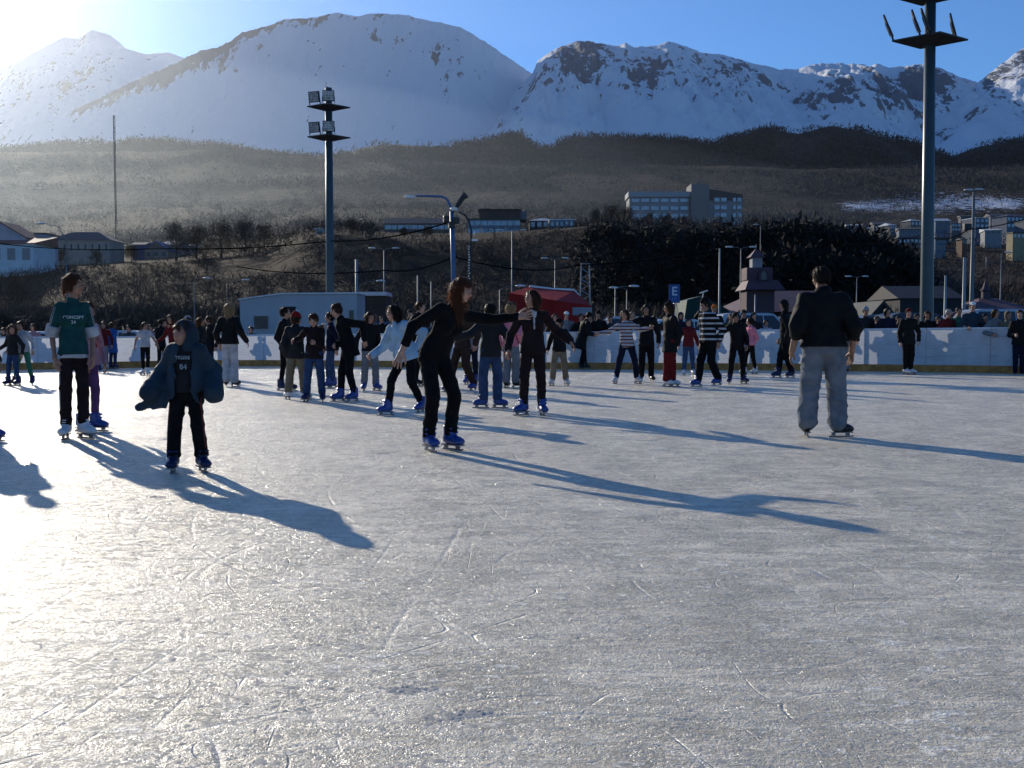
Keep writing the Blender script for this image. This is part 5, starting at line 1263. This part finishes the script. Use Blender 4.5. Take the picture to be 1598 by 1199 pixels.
car(1275, 45, .0, 'dark', "dark car hidden behind the man in the black jacket"); car(1362, 45, 3.15, 'grey', "grey car right of the man in the black jacket", 1.45); car(1432, 42, .25, 'dark', "dark car behind the foot of the right floodlight mast", 1.55); car(1500, 46, 3.0, 'maroon', "maroon car behind the white cap", 1.5); car(1568, 41.5, .1, 'silver', "large silver car at the right edge behind the crowd", 1.66, 4.7)

# ---- buildings
def house(name, px0, px1, pyt, pyb, Y, label, wall, roofc, kind='flat', rows=2, cols=6, depth=9., cat="building", win=GLASS, ridge=None, ww=.55, wh=.5, overhang=.4, fascia=None, gable='x', rz=0., lights=True, foot=6.):
    a = at(px0, pyb, Y); b = at(px1, pyb, Y); t = at(px0, pyt, Y)
    W = b.x-a.x; Hh = t.z-a.z; root = empty(name, ((a.x+b.x)/2, Y, a.z), rz); tag(root, label, cat)
    wm = mat("wall_%s" % str(wall), wall, .85, .08, .6)
    rm = mat("roof_%s" % str(roofc), roofc, .7, .2, .8)
    m = MB()
    if kind == 'gable' and gable == 'front': rh = ridge or W*.3; m.prism([(-W/2,-foot),(W/2,-foot),(W/2,Hh-rh),(0,Hh),(-W/2,Hh-rh)], 'y', 0, depth)
    else: m.box((0, depth/2, (Hh-foot)/2), (W, depth, Hh+foot))
    if kind == 'gable' and gable != 'front': pass
    m.build("wall", wm, root)
    o = overhang
    if kind == 'flat': m = MB(); m.box((0, depth/2-.0, Hh+.18), (W+o, depth+o, .36)); m.build("roof", rm, root)
    elif kind == 'gable' and gable == 'front':
        rh = ridge or W*.3; k = .25; m = MB(); m.prism([(-W/2-o,Hh-rh-o*rh/(W/2)+.02),(0,Hh+.02),(W/2+o,Hh-rh-o*rh/(W/2)+.02),(W/2+o,Hh-rh-o*rh/(W/2)+.02+k),(0,Hh+k+.02),(-W/2-o,Hh-rh-o*rh/(W/2)+.02+k)], 'y', -o, depth+o); m.build("roof", rm, root)
        Hh -= rh
    else:
        rh = ridge or 2.; m = MB()
        if kind == 'gable': m.prism([(-o, Hh+.01),(depth+o,Hh+.01),(depth/2,Hh+rh)], 'x', -W/2-o, W/2+o)
        elif kind == 'mono': m.prism([(-o,Hh+.01),(depth+o,Hh+.01),(depth+o,Hh+rh),(-o,Hh+.2)], 'x', -W/2-o, W/2+o)
        else:
            x = W/2+o; y0, y1 = -o, depth+o; ins = min(W/2*.95, depth/2+o); m.add([(-x,y0,Hh+.01),(x,y0,Hh+.01),(x,y1,Hh+.01),(-x,y1,Hh+.01),(-x+ins,depth/2,Hh+rh),(x-ins,depth/2,Hh+rh)], [(3,2,1,0),(0,1,5,4),(1,2,5),(2,3,4,5),(3,0,4)])
        m.build("roof", rm, root)
    if rows*cols <= 100:
        for r in range(rows):
            for c in range(cols):
                x = -W/2+W*(c+.5)/cols; z = Hh*(r+.55)/rows; w = W/cols*ww; h = Hh/rows*wh
                m = MB(); m.box((x,-.03,z), (w+.18,.08,h+.18)); f = m.build("window", mat("frame_pale", (.35,.37,.4), .6), root); m = MB(); m.box((x,-.09,z), (w,.03,h)); m.build("pane", win, f)
    return root, W, Hh
SKYGLASS = mat("sky_glass", (.20,.28,.36), .12, .25, .4, spec=.9)
def hotel():
    Y = 600; g = at(1070, 362, Y); root = empty("hotel", (g.x, Y, g.z)); tag(root, "large pale hotel block with a blank central tower on the wooded ridge", "hotel")
    x = lambda px: at(px, 340, Y).x-g.x; z = lambda py: at(1070, py, Y).z-g.z
    wc = mat("hotel_wall", (.21,.22,.23), .8, .05, .1); dk = mat("hotel_roof", (.03,.032,.035), .7)
    def B(nm, a, b, t, bo, y0, y1, mm, par=root): m = MB(); m.box(((x(a)+x(b))/2, (y0+y1)/2, (z(t)+z(bo))/2), (x(b)-x(a), y1-y0, z(t)-z(bo))); return m.build(nm, mm, par)
    B("left_wing", 982, 1076, 308, 372, 0, 16, wc); B("roof_band", 980, 1076.5, 299.5, 307.8, -1.2, 17, mat("hotel_band", (.27,.29,.31), .7)); B("tower", 1077, 1105, 288, 374, -3, 14, mat("hotel_tower", (.16,.155,.15), .8, .04, .1))
    m = MB(); m.prism([(x(1105.2),z(374)),(x(1158),z(374)),(x(1158),z(313)),(x(1105.2),z(313))], 'y', 0, 14); m.build("right_wing", wc, root)
    m = MB(); m.prism([(x(1105.2),z(312.8)),(x(1158.6),z(312.8)),(x(1158.6),z(304)),(x(1105.2),z(295))], 'y', -.6, 15); m.build("roof", dk, root)
    for i, px in enumerate((995, 1013, 1042, 1064)): B("chimney", px, px+3, 297, 299.3, 3, 5, dk)
    wm = mat("hotel_frame", (.30,.33,.36), .6)
    for r, (t, bo) in enumerate(((310,316),(322,328.5),(334,340.5),(346,352))):
        for c in range(6):
            a = 985+c*15.2; f = B("window", a, a+12.6, t, bo, -.25, .0, wm); B("pane", a+.5, a+12.1, t+.5, bo-.5, -.4, -.26, SKYGLASS, f)
    for r, (t, bo) in enumerate(((309,315.5),(321,327.5),(333,339.5),(345,351.5))):
        for a, b in ((1114,1122.5),(1124,1133.5),(1143,1148),(1149.5,1156.5)):
            f = B("window", a, b, t, bo, -.75, -.0 if r else -.62, wm); B("pane", a+.4, b-.4, t+.5, bo-.5, -.9, -.76, SKYGLASS, f)
hotel()
house("long_building", 600, 704, 349, 362, 330, "long low building with two rows of windows behind the blue lamp post", (.085,.08,.075), (.075,.066,.06), 'gable', 1, 10, 12, ridge=2.4, win=SKYGLASS, ww=.8, wh=.45)
house("office_building", 730, 812, 343, 368, 310, "flat fronted pale building with a brown upper storey", (.17,.20,.23), (.06,.05,.045), 'flat', 2, 8, 12, win=SKYGLASS, ww=.82, wh=.5)
def upper():
    Y = 311; a = at(748, 341, Y); b = at(812, 328, Y); root = empty("roof_storey", ((a.x+b.x)/2, Y, a.z)); tag(root, "dark brown windowless storey on top of the pale flat fronted building", "building")
    m = MB(); m.box((0,5,(b.z-a.z)/2), (b.x-a.x,10,b.z-a.z)); m.build("wall", mat("brown_clad", (.075,.05,.042), .8, .15, .5), root)
    m = MB(); m.box((0,5,(b.z-a.z)+.15), (b.x-a.x+.8,10.8,.3)); m.build("roof", mat("hotel_roof", (.03,.032,.035), .7), root)
    m = MB(); m.box(((b.x-a.x)/2+1.0,4.9,(b.z-a.z)/2-.3), (1.9,9,b.z-a.z)); m.build("side_tower", mat("grey_clad", (.12,.13,.15), .8), root)
upper()
house("low_house", 826, 868, 345, 357, 330, "small brown house with a white snowy roof edge left of the hotel trees", (.07,.06,.055), (.45,.45,.47), 'hip', 1, 4, 8, ridge=1.3, cat="house", win=SKYGLASS)
house("low_house", 858, 896, 344, 356, 300, "low pale house with a snow covered roof nearest the hotel trees", (.12,.13,.14), (.62,.62,.64), 'flat', 1, 5, 8, cat="house", win=SKYGLASS)
house("white_house", -40, 53, 381, 416, 210, "white two storey house with a red brown roof at the left edge", (.50,.60,.64), (.16,.06,.05), 'mono', 1, 4, 10, ridge=2.3, cat="house", ww=.5, wh=.5, win=mat("milky_pane", (.16,.20,.22), .3))
house("gabled_house", -40, 40, 347, 381, 215, "pale gable with a red brown roof above the white house", (.38,.38,.44), (.16,.06,.05), 'gable', 0, 0, 8, gable='front', ridge=3.2, cat="house")
house("white_annexe", 55, 72, 366, 408, 222, "narrow pale block between the white house and the slate roofed terrace", (.34,.35,.42), (.05,.05,.06), 'flat', 0, 0, 6, cat="house")
house("terrace", 74, 172, 375, 400, 250, "long beige terrace with a dark slate roof on the left bank", (.27,.25,.22), (.04,.05,.065), 'hip', 1, 9, 9, ridge=2.4, cat="house", ww=.3, wh=.4)
house("blue_roofed_house", 226, 262, 378, 404, 255, "beige house whose gable faces the rink beside a blue roof", (.22,.17,.14), (.03,.08,.20), 'gable', 1, 3, 8, gable='front', ridge=2.0, cat="house")
house("blue_roofed_house", 248, 274, 384, 404, 262, "low house with a bright blue roof right of the beige gable", (.19,.17,.15), (.03,.09,.24), 'mono', 1, 3, 8, ridge=2.0, cat="house")
house("snowy_roofed_house", 274, 298, 384, 398, 275, "small house with a white roof right of the blue roof", (.09,.09,.09), (.50,.54,.58), 'mono', 1, 3, 7, ridge=1.0, cat="house")
house("blue_shed", 207, 226, 382, 392, 262, "small blue shed left of the beige gable", (.05,.08,.16), (.04,.05,.10), 'gable', 0, 0, 5, ridge=.8, cat="shed")
house("hillside_hut", 493, 506, 358, 372, 230, "small white hut beside the far floodlight mast", (.40,.42,.45), (.5,.5,.52), 'mono', 1, 1, 4, ridge=.6, cat="hut")
def signhut(): pass
# town on the right
TN = [(1322,1344,352,362,520,'pale terraced house farthest left below the snowy slope',(0.094,0.101,0.122)), (1346,1362,351,362,540,'narrow grey house second from the left below the snowy slope',(0.072,0.072,0.086)), (1364,1386,350,364,500,'grey house with a bright left wall left of the long flats',(0.086,0.094,0.108)),
      (1388,1400,352,366,480,'slim house with a sunlit edge left of the long flats',(0.115,0.115,0.122)), (1404,1442,358,371,420,'long pale flats touching the right floodlight mast',(0.144,0.158,0.194)), (1400,1440,372,392,400,'low blue grey warehouse below the long flats',(0.065,0.072,0.094)),
      (1460,1482,345,360,470,'blue grey house with a bright left wall right of the floodlight mast',(0.115,0.144,0.187)), (1484,1500,349,362,500,'flat roofed grey house left of the tall thin mast',(0.094,0.101,0.115)), (1459,1476,372,392,330,'pale blue house low beside the floodlight mast',(0.101,0.137,0.180)),
      (1521,1544,341,357,470,'pale house just right of the tall thin mast',(0.108,0.122,0.151)), (1546,1566,337,352,520,'tall grey house with a white left corner',(0.101,0.115,0.144)), (1567,1612,338,358,500,'large blue grey block at the right edge of the town',(0.115,0.137,0.173)),
      (1538,1562,360,366,430,'low house with a snowy roof below the tall grey house',(0.216,0.223,0.238)), (1580,1600,364,374,330,'sunlit yellow house near the right edge',(.26,.22,.14)), (1501,1509,374,382,340,'tiny orange house left of the tall thin mast',(.12,.075,.055)),
      (1420,1440,345,354,640,'far grey house above the long flats',(0.072,0.079,0.094)), (1500,1518,338,346,640,'highest small house left of the tall thin mast',(0.086,0.094,0.108)), (1605,1640,345,360,450,'pale house cut by the right edge',(0.108,0.122,0.144)), (1212,1232,346,353,640,'small pale house right of the hotel',(0.086,0.101,0.122)), (1265,1290,349,356,640,'low snowy roofed house halfway between hotel and floodlight mast',(0.158,0.166,0.187))]
for i, (a, b, t, bo, Y, lb, wc) in enumerate(TN):
    house("town_house", a, b, t, bo, Y, lb, wc, (.45,.47,.5) if i % 3 == 0 else (.06,.06,.07), ('mono', 'flat', 'gable', 'hip')[i % 4], 1 if bo-t < 12 else 2, 3 if b-a < 25 else 6, 10 if Y > 350 else 3.5, ridge=1.6 if Y > 350 else .6, cat="house", win=SKYGLASS if i % 2 else GLASS, ww=.5, wh=.45, rz=(-.25, .2, -.1, .3)[i % 4] if Y > 400 else .12, foot=14)
# pinkish hall with a turret
def hall():
    Y = 66; g = G(1235, Y); root = empty("hall", g); tag(root, "dull pink roofed hall with a pointed turret behind the right boards", "hall")
    x = lambda px: at(px, 450, Y).x-g.x; z = lambda py: at(1235, py, Y).z-g.z
    pk = mat("pink_roof", (.085,.045,.058), .7, .15, 1.2, bump=.3, bscale=10, bdist=.03); wl = mat("hall_wall", (.075,.05,.058), .8, .1, 1.); tl = mat("teal_roof", (.012,.05,.045), .7, .1, 1)
    m = MB(); m.box(((x(1150)+x(1345))/2, 5, z(486)/2), (x(1340)-x(1152), 9, z(486))); m.build("wall", wl, root)
    m = MB(); y0, y1 = -.6, 10.4; zz = z(487)
    m.add([(x(1148),y0,zz),(x(1348),y0,zz),(x(1348),y1,zz),(x(1148),y1,zz),(x(1212),5,z(449)),(x(1305),5,z(449))], [(3,2,1,0),(0,1,5,4),(1,2,5),(2,3,4,5),(3,0,4)]); m.build("roof", pk, root)
    cx = x(1177)
    def bx(nm, a, b, t, bo, y0, y1, mm): m = MB(); m.box(((x(a)+x(b))/2, (y0+y1)/2, (z(t)+z(bo))/2), (x(b)-x(a), y1-y0, z(t)-z(bo))); return m.build(nm, mm, root)
    bx("gatehouse", 1152, 1194, 455, 495, -2.4, -.7, wl)
    m = MB(); W = (x(1203)-x(1143))/2; W2 = (x(1194)-x(1150))/2; m.add([(cx-W,-2.9,z(455)),(cx+W,-2.9,z(455)),(cx+W,0,z(455)),(cx-W,0,z(455)),(cx-W2,-2.3,z(440)),(cx+W2,-2.3,z(440)),(cx+W2,-.6,z(440)),(cx-W2,-.6,z(440))], [(3,2,1,0),(4,5,6,7)]+[(i, (i+1) % 4, 4+(i+1) % 4, 4+i) for i in range(4)]); m.build("apron_roof", pk, root)
    tw = bx("turret", 1153, 1192, 421, 439.8, -2.2, -.7, pk)
    d = MB(); d.prism([(cx-.28,z(441)),(cx+.28,z(441)),(cx+.28,z(429)),(cx,z(423)),(cx-.28,z(429))], 'y', -2.42, -2.22); do = d.build("dormer", wl, root); p = MB(); p.prism([(cx-.16,z(440)),(cx+.16,z(440)),(cx+.16,z(430)),(cx,z(426)),(cx-.16,z(430))], 'y', -2.45, -2.43); p.build("pane", GLASS, do)
    bx("belfry", 1163, 1178, 405, 420.8, -1.9, -1.1, mat("belfry_grey", (.26,.25,.27), .8))
    c2 = x(1170.5); m = MB(); w = (x(1182)-x(1159))/2; m.add([(c2-w,-2.1,z(405)),(c2+w,-2.1,z(405)),(c2+w,-.9,z(405)),(c2-w,-.9,z(405)),(c2,-1.5,z(391))], [(3,2,1,0),(0,1,4),(1,2,4),(2,3,4),(3,0,4)]); m.build("spire", pk, root)
    m = MB(); m.tube([(c2,-1.5,z(391)),(c2,-1.5,z(385))], .03, 5); m.build("finial", GR, root)
    m = MB(); m.prism([(x(1080),z(500)),(x(1085),z(466)),(x(1110),z(459)),(x(1162),z(487)),(x(1170),z(500))], 'y', 3, 8); o = m.build("teal_canopy", tl, root)
hall()
def spirehall():
    Y = 72; g = G(1557, Y); root = empty("pavilion", g); tag(root, "low dull pink pavilion with a slim witch hat spire near the right edge", "pavilion")
    x = lambda px: at(px, 450, Y).x-g.x; z = lambda py: at(1557, py, Y).z-g.z; pk = _M['pink_roof']
    m = MB(); m.lathe([(x(1568),z(452)),(x(1564),z(448)),(x(1560.5),z(438)),(x(1558),z(424)),(.02,z(416))], (0,2,0), 10, False); m.build("spire", pk, root)
    m = MB(); m.tube([(0,2,z(416)),(0,2,z(398))], .03, 5); m.build("finial", GR, root)
    m = MB(); m.tube([(0,2,0),(0,2,z(452.2))], x(1565), 10); m.build("drum", _M['hall_wall'], root)
    m = MB(); m.add([(x(1520),-1,z(484)),(x(1605),-1,z(484)),(x(1605),6,z(484)),(x(1520),6,z(484)),(x(1548),2,z(464)),(x(1575),2,z(464))], [(3,2,1,0),(0,1,5,4),(1,2,5),(2,3,4,5),(3,0,4)]); m.build("roof", pk, root)
    m = MB(); m.box((x(1562),2.4,z(484)/2), (x(1600)-x(1525),6,z(484))); m.build("wall", _M['hall_wall'], root)
spirehall()
house("dark_roofed_shed", 1352, 1402, 476, 500, 62, "dark gabled shed between the pink roofed hall and the floodlight mast", (.03,.035,.035), (.02,.03,.032), 'gable', 0, 0, 5, gable='front', ridge=1.1, cat="shed", overhang=.2, foot=1)
house("dark_roofed_shed", 1404, 1500, 466, 500, 72, "long low dark shed behind the right floodlight mast", (.03,.032,.035), (.022,.025,.03), 'gable', 0, 0, 6, ridge=1.0, cat="shed", overhang=.2, foot=1)

# ---- trees, scrub and woods
BARK = mat("bark", (.045,.034,.028), .9, .3, 4)
def tri_cloud(C, up, spread, n, ln, wd, seed=0, hang=0.):
    """n thin twig blades around every centre C (k,3)"""
    k = len(C); r = np.random.default_rng(seed)
    base = np.repeat(C, n, 0); d = r.normal(0, 1, (k*n, 3)); d[:, 2] = np.abs(d[:, 2])*up+hang; d /= np.linalg.norm(d, axis=1)[:, None]
    off = r.normal(0, 1, (k*n, 3))*np.array(spread); L = ln*r.uniform(.5, 1.3, (k*n, 1)); w = r.normal(0, 1, (k*n, 3)); w -= d*(w*d).sum(1)[:, None]; w /= np.linalg.norm(w, axis=1)[:, None]; w *= wd*r.uniform(.5, 1.4, (k*n, 1))
    p = base+off; V = np.stack([p-w, p+w, p+d*L+w*.25, p+d*L-w*.25], 1).reshape(-1, 3); Fq = np.arange(k*n*4).reshape(-1, 4); return V, Fq
def scatter(n, Y0, Y1, u0, u1, dens=None, pw=1.):
    out = []
    r = np.random.default_rng(n)
    while len(out) < n:
        u = r.uniform(u0, u1, n); Y = Y0+(Y1-Y0)*r.random(n)**pw; k = np.ones(n, bool)
        if dens is not None: k = r.random(n) < dens(u, Y)
        X = u*Y; Z = near_z(u, Y); P = np.stack([X, Y, Z], 1)[k]; out += list(P)
    return np.array(out[:n])
TW = [mat("twigs_brown", (.050,.034,.027), .9, .35, .02, coord='Object'), mat("twigs_grey", (.050,.047,.046), .9, .3, .02), mat("twigs_dark", (.018,.016,.014), .95, .3, .05)]
def stuff(name, V, Fq, m, label): o = link(name, mesh_np(name, V, Fq, False), m); tag(o, label, "woodland", kind='stuff'); return o
# bank scrub
def clear2(u, Y):
    px = u*F+CX
    return 1.-.85*((px > 345) & (px < 465) & (Y > 182)).astype(float)-.6*((px > 590) & (px < 905) & (Y > 200)).astype(float)
C = scatter(6600, 72, 209, -.62, .62, clear2); V, Fq = tri_cloud(C+np.array([0,0,.3]), 1.5, (.8,.8,.35), 14, 1.35, .06, 1); stuff("bank_scrub", V, Fq, TW[0], "tangled bare brown scrub covering the steep bank")
def clear(u, Y):
    px = u*F+CX
    return 1.-.92*(((px < 300) & (Y < 300))|((px > 590) & (px < 905) & (Y < 335))).astype(float)
C = scatter(2000, 205, 420, -.62, .62, clear); V, Fq = tri_cloud(C+np.array([0,0,.4]), 1.5, (1.3,1.3,.6), 13, 1.7, .09, 2); stuff("plateau_scrub", V, Fq, TW[0], "bare scrub on top of the bank among the houses")
C = scatter(7000, 430, 1200, -.58, .58, lambda u, Y: (.35+.65*(vnoise(u*Y/60+9, Y/90) > .45))*(1-.97*((u*F+CX > 970)&(u*F+CX < 1168)&(Y < 605)))); V, Fq = tri_cloud(C+np.array([0,0,1.5]), 1.3, (2.8,2.8,1.5), 14, 2.6, .2, 3); stuff("hillside_wood", V, Fq, TW[1], "leafless grey brown wood on the lower hillside")
C = scatter(6500, 1150, 1850, -.56, .56, lambda u, Y: .2+.8*(vnoise(u*Y/110+3, Y/160+5) > .42)); V, Fq = tri_cloud(C+np.array([0,0,2.5]), 1.3, (5.5,5.5,2.2), 11, 3.8, .45, 4); stuff("upper_wood", V, Fq, TW[1], "leafless wood on the upper hillside below the ridge")
C = scatter(9500, 2060, 2640, -.56, .56, lambda u, Y: .1+.9*(vnoise(u*Y/90+31, Y/140+2) > .40), .6); V, Fq = tri_cloud(C+np.array([0,0,5]), 1.2, (10,10,4.5), 10, 8, 1.3, 5); stuff("ridge_forest", V, Fq, mat("far_forest", (.022,.022,.020), .95), "dark forest below the snow line")
# trees one can tell apart
def tree(px, pyt, pyb, Y, label, wd=.5, m=TW[0], seed=0, dense=1., name="bare_tree", foot=None):
    a = at(px, pyb, Y); gz = hz(a.x, Y); top = at(px, pyt, Y).z; g = Vector((a.x, Y, gz if foot is None else a.z)); h = max(top-g.z, 1.5); root = empty(name, g); tag(root, label, "tree", "bare trees along the ridge")
    r = np.random.default_rng(seed+px); s = h
    m1 = MB(); m1.tube([(0,0,-.5),(.02*s,0,h*.25),(-.01*s,.02*s,h*.5),(.02*s,0,h*.8)], [.035*s,.025*s,.016*s,.006*s], 7)
    tips = []
    for k in range(11):
        z = h*(.16+.06*k); a_ = k*2.4+r.random(); L = h*wd*(.75-.045*k)*r.uniform(.7, 1.15)
        e = Vector((math.cos(a_)*L, math.sin(a_)*L, z+L*.75)); mid = Vector((math.cos(a_)*L*.5, math.sin(a_)*L*.5, z+L*.28)); m1.tube([(0,0,z), mid, e], [.012*s,.008*s,.003*s], 5, False)
        tips += [np.array(e), np.array(mid), np.array(mid.lerp(e, .5))]
    m1.build("trunk", BARK, root)
    tips = np.array(tips); n = int(26*dense); V, Fq = tri_cloud(tips, 1.1, (.085*s*wd*2,.085*s*wd*2,.07*s), n, .17*s, .0045*s+.018, seed); link("crown", mesh_np("crown", V, Fq, False), m, root)
lr = ["left", "right"]
TR = [(275,346,400,230,"bushy bare tree farthest left above the snowy grass"), (306,350,402,235,"lower bare tree second from the left above the snowy grass"), (345,343,400,228,"broad bare tree left of the far floodlight mast"), (383,340,398,232,"tallest bare tree left of the far floodlight mast"), (412,350,396,236,"thin bare tree nearest left of the far floodlight mast"),
      (548,341,372,215,"bare tree just right of the far floodlight mast"), (577,346,374,212,"second bare tree right of the far floodlight mast"), (630,355,378,212,"bare tree in front of the long low building"), (668,352,380,214,"bare tree left of the blue lamp post's fittings"),
      (930,326,360,320,"bare tree farthest left of the group below the hotel"), (955,318,360,330,"tallest reddish bare tree at the hotel's left corner"), (978,322,362,325,"bare tree hiding the hotel's left corner"), (1012,332,364,330,"bare tree in front of the hotel's left windows"), (1040,334,364,335,"bare tree in front of the hotel's middle windows"), (1066,336,366,330,"bare tree left of the hotel's tower"), (1118,345,368,330,"bare tree below the hotel's right wing"), (1178,340,368,340,"bare tree just right of the hotel"),
      (95,388,412,235,"small bare tree in front of the beige terrace"), (150,390,416,232,"small bare tree at the beige terrace's right end"), (205,382,410,232,"bare tree left of the beige gable"), (28,428,470,150,"reddish bush low on the left bank")]
for i, (px, t, b, Y, lb) in enumerate(TR): tree(px, t, b, Y, lb, .5, TW[0] if i % 3 else TW[1], i, 1.2)
# dark grove right of centre
GV = [(945,352,455,150),(985,345,462,146),(1025,348,465,142),(1062,352,470,138),(1100,356,472,135),(1140,350,474,130),(1180,354,476,128),(1218,350,478,125),(1255,346,480,122),(1290,352,482,120),(1322,358,484,118),(1352,368,486,116),(1380,384,486,114),(1405,402,488,112),(1240,392,486,104),(1300,400,488,102),(1350,414,488,100),(1200,400,486,106)]
WH = ["farthest left of the dark grove", "second from the left in the dark grove", "third from the left in the dark grove", "fourth from the left in the dark grove, under the hotel", "under the hotel's tower in the dark grove", "under the hotel's right wing in the dark grove", "right of the hotel in the back row of the dark grove", "left of the man's head at the top of the dark grove", "directly above the man's head, highest of the dark grove", "upper right of the man's head in the dark grove", "on the descending right flank of the dark grove", "lower on the right flank of the dark grove", "second from the right of the dark grove", "farthest right of the dark grove, near the mast", "in the front row above the man's head", "in the front row above the pink roof", "in the front row at the right above the pink roof", "in the front row left of the man's head"]
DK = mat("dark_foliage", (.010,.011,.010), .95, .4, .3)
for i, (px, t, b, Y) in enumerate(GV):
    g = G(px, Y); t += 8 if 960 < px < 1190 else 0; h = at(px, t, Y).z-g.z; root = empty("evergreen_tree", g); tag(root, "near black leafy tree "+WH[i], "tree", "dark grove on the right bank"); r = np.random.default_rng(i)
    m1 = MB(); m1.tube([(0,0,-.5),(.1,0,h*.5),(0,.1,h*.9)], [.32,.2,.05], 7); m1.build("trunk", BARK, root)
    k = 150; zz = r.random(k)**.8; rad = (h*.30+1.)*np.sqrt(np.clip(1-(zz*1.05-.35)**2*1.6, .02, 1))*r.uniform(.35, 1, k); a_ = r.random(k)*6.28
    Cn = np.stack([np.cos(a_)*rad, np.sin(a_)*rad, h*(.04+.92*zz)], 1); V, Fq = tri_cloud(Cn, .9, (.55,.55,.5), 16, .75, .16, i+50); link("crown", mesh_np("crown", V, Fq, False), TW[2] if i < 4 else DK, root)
# snowy grass terrace on the left bank
def patch():
    V = []; n = 40
    P0 = [(-1,0)]
    us_ = (np.linspace(335, 470, 30)-CX)/F; Ys_ = np.linspace(186, 203, 8)
    o = sheet("frosted_grass", us_, Ys_, lambda U, Y: near_z(U, Y)+.12+.35*fbm(U*300, Y/3., 3)-.35, mat("frost_grass", (.30,.27,.21), .9, .5, .25, col2=(.06,.05,.035)))
patch()
# ---------------------------------------------------------------- haze
def haze():
    mb = MB(); mb.box((0, 2900, 949), (9200, 6600, 1904))
    m = bpy.data.materials.new("haze"); m.use_nodes = True; t = m.node_tree; t.nodes.clear()
    o = t.nodes.new("ShaderNodeOutputMaterial"); v = t.nodes.new("ShaderNodeVolumePrincipled")
    v.inputs["Color"].default_value = (.80, .86, .95, 1); v.inputs["Density"].default_value = HAZE_D; v.inputs["Anisotropy"].default_value = HAZE_G
    t.links.new(v.outputs[0], o.inputs["Volume"])
    tag(mb.build("haze", m), kind='stuff')
HAZE_D = 1.8e-5; HAZE_G = .8
haze()

def smoke():
    C0 = Vector((-330, 720, 50)); f = []; V = []; n, k = 32, 18
    for i in range(k+1):
        ph = math.pi*i/k
        for j in range(n):
            th = 2*math.pi*j/n; r = 1+.10*math.sin(3*th+1)*math.sin(ph)+.07*math.sin(5*ph)
            V.append(C0+Vector((560*math.sin(ph)*math.cos(th)*r, 560*math.sin(ph)*math.sin(th)*r, 105*math.cos(ph)*r)))
    for i in range(k):
        for j in range(n): f.append((i*n+j, (i+1)*n+j, (i+1)*n+(j+1) % n, i*n+(j+1) % n))
    mb = MB(); mb.add(V, f, True)
    m = bpy.data.materials.new("smoke"); m.use_nodes = True; t = m.node_tree; t.nodes.clear()
    o = t.nodes.new("ShaderNodeOutputMaterial"); v = t.nodes.new("ShaderNodeVolumePrincipled")
    v.inputs["Color"].default_value = (.66, .80, .97, 1); v.inputs["Density"].default_value = 0.75e-4; v.inputs["Anisotropy"].default_value = .72
    t.links.new(v.outputs[0], o.inputs["Volume"])
    tag(mb.build("smoke", m), label="thin chimney smoke hanging over the left hillside", cat="smoke", kind='stuff')
smoke()
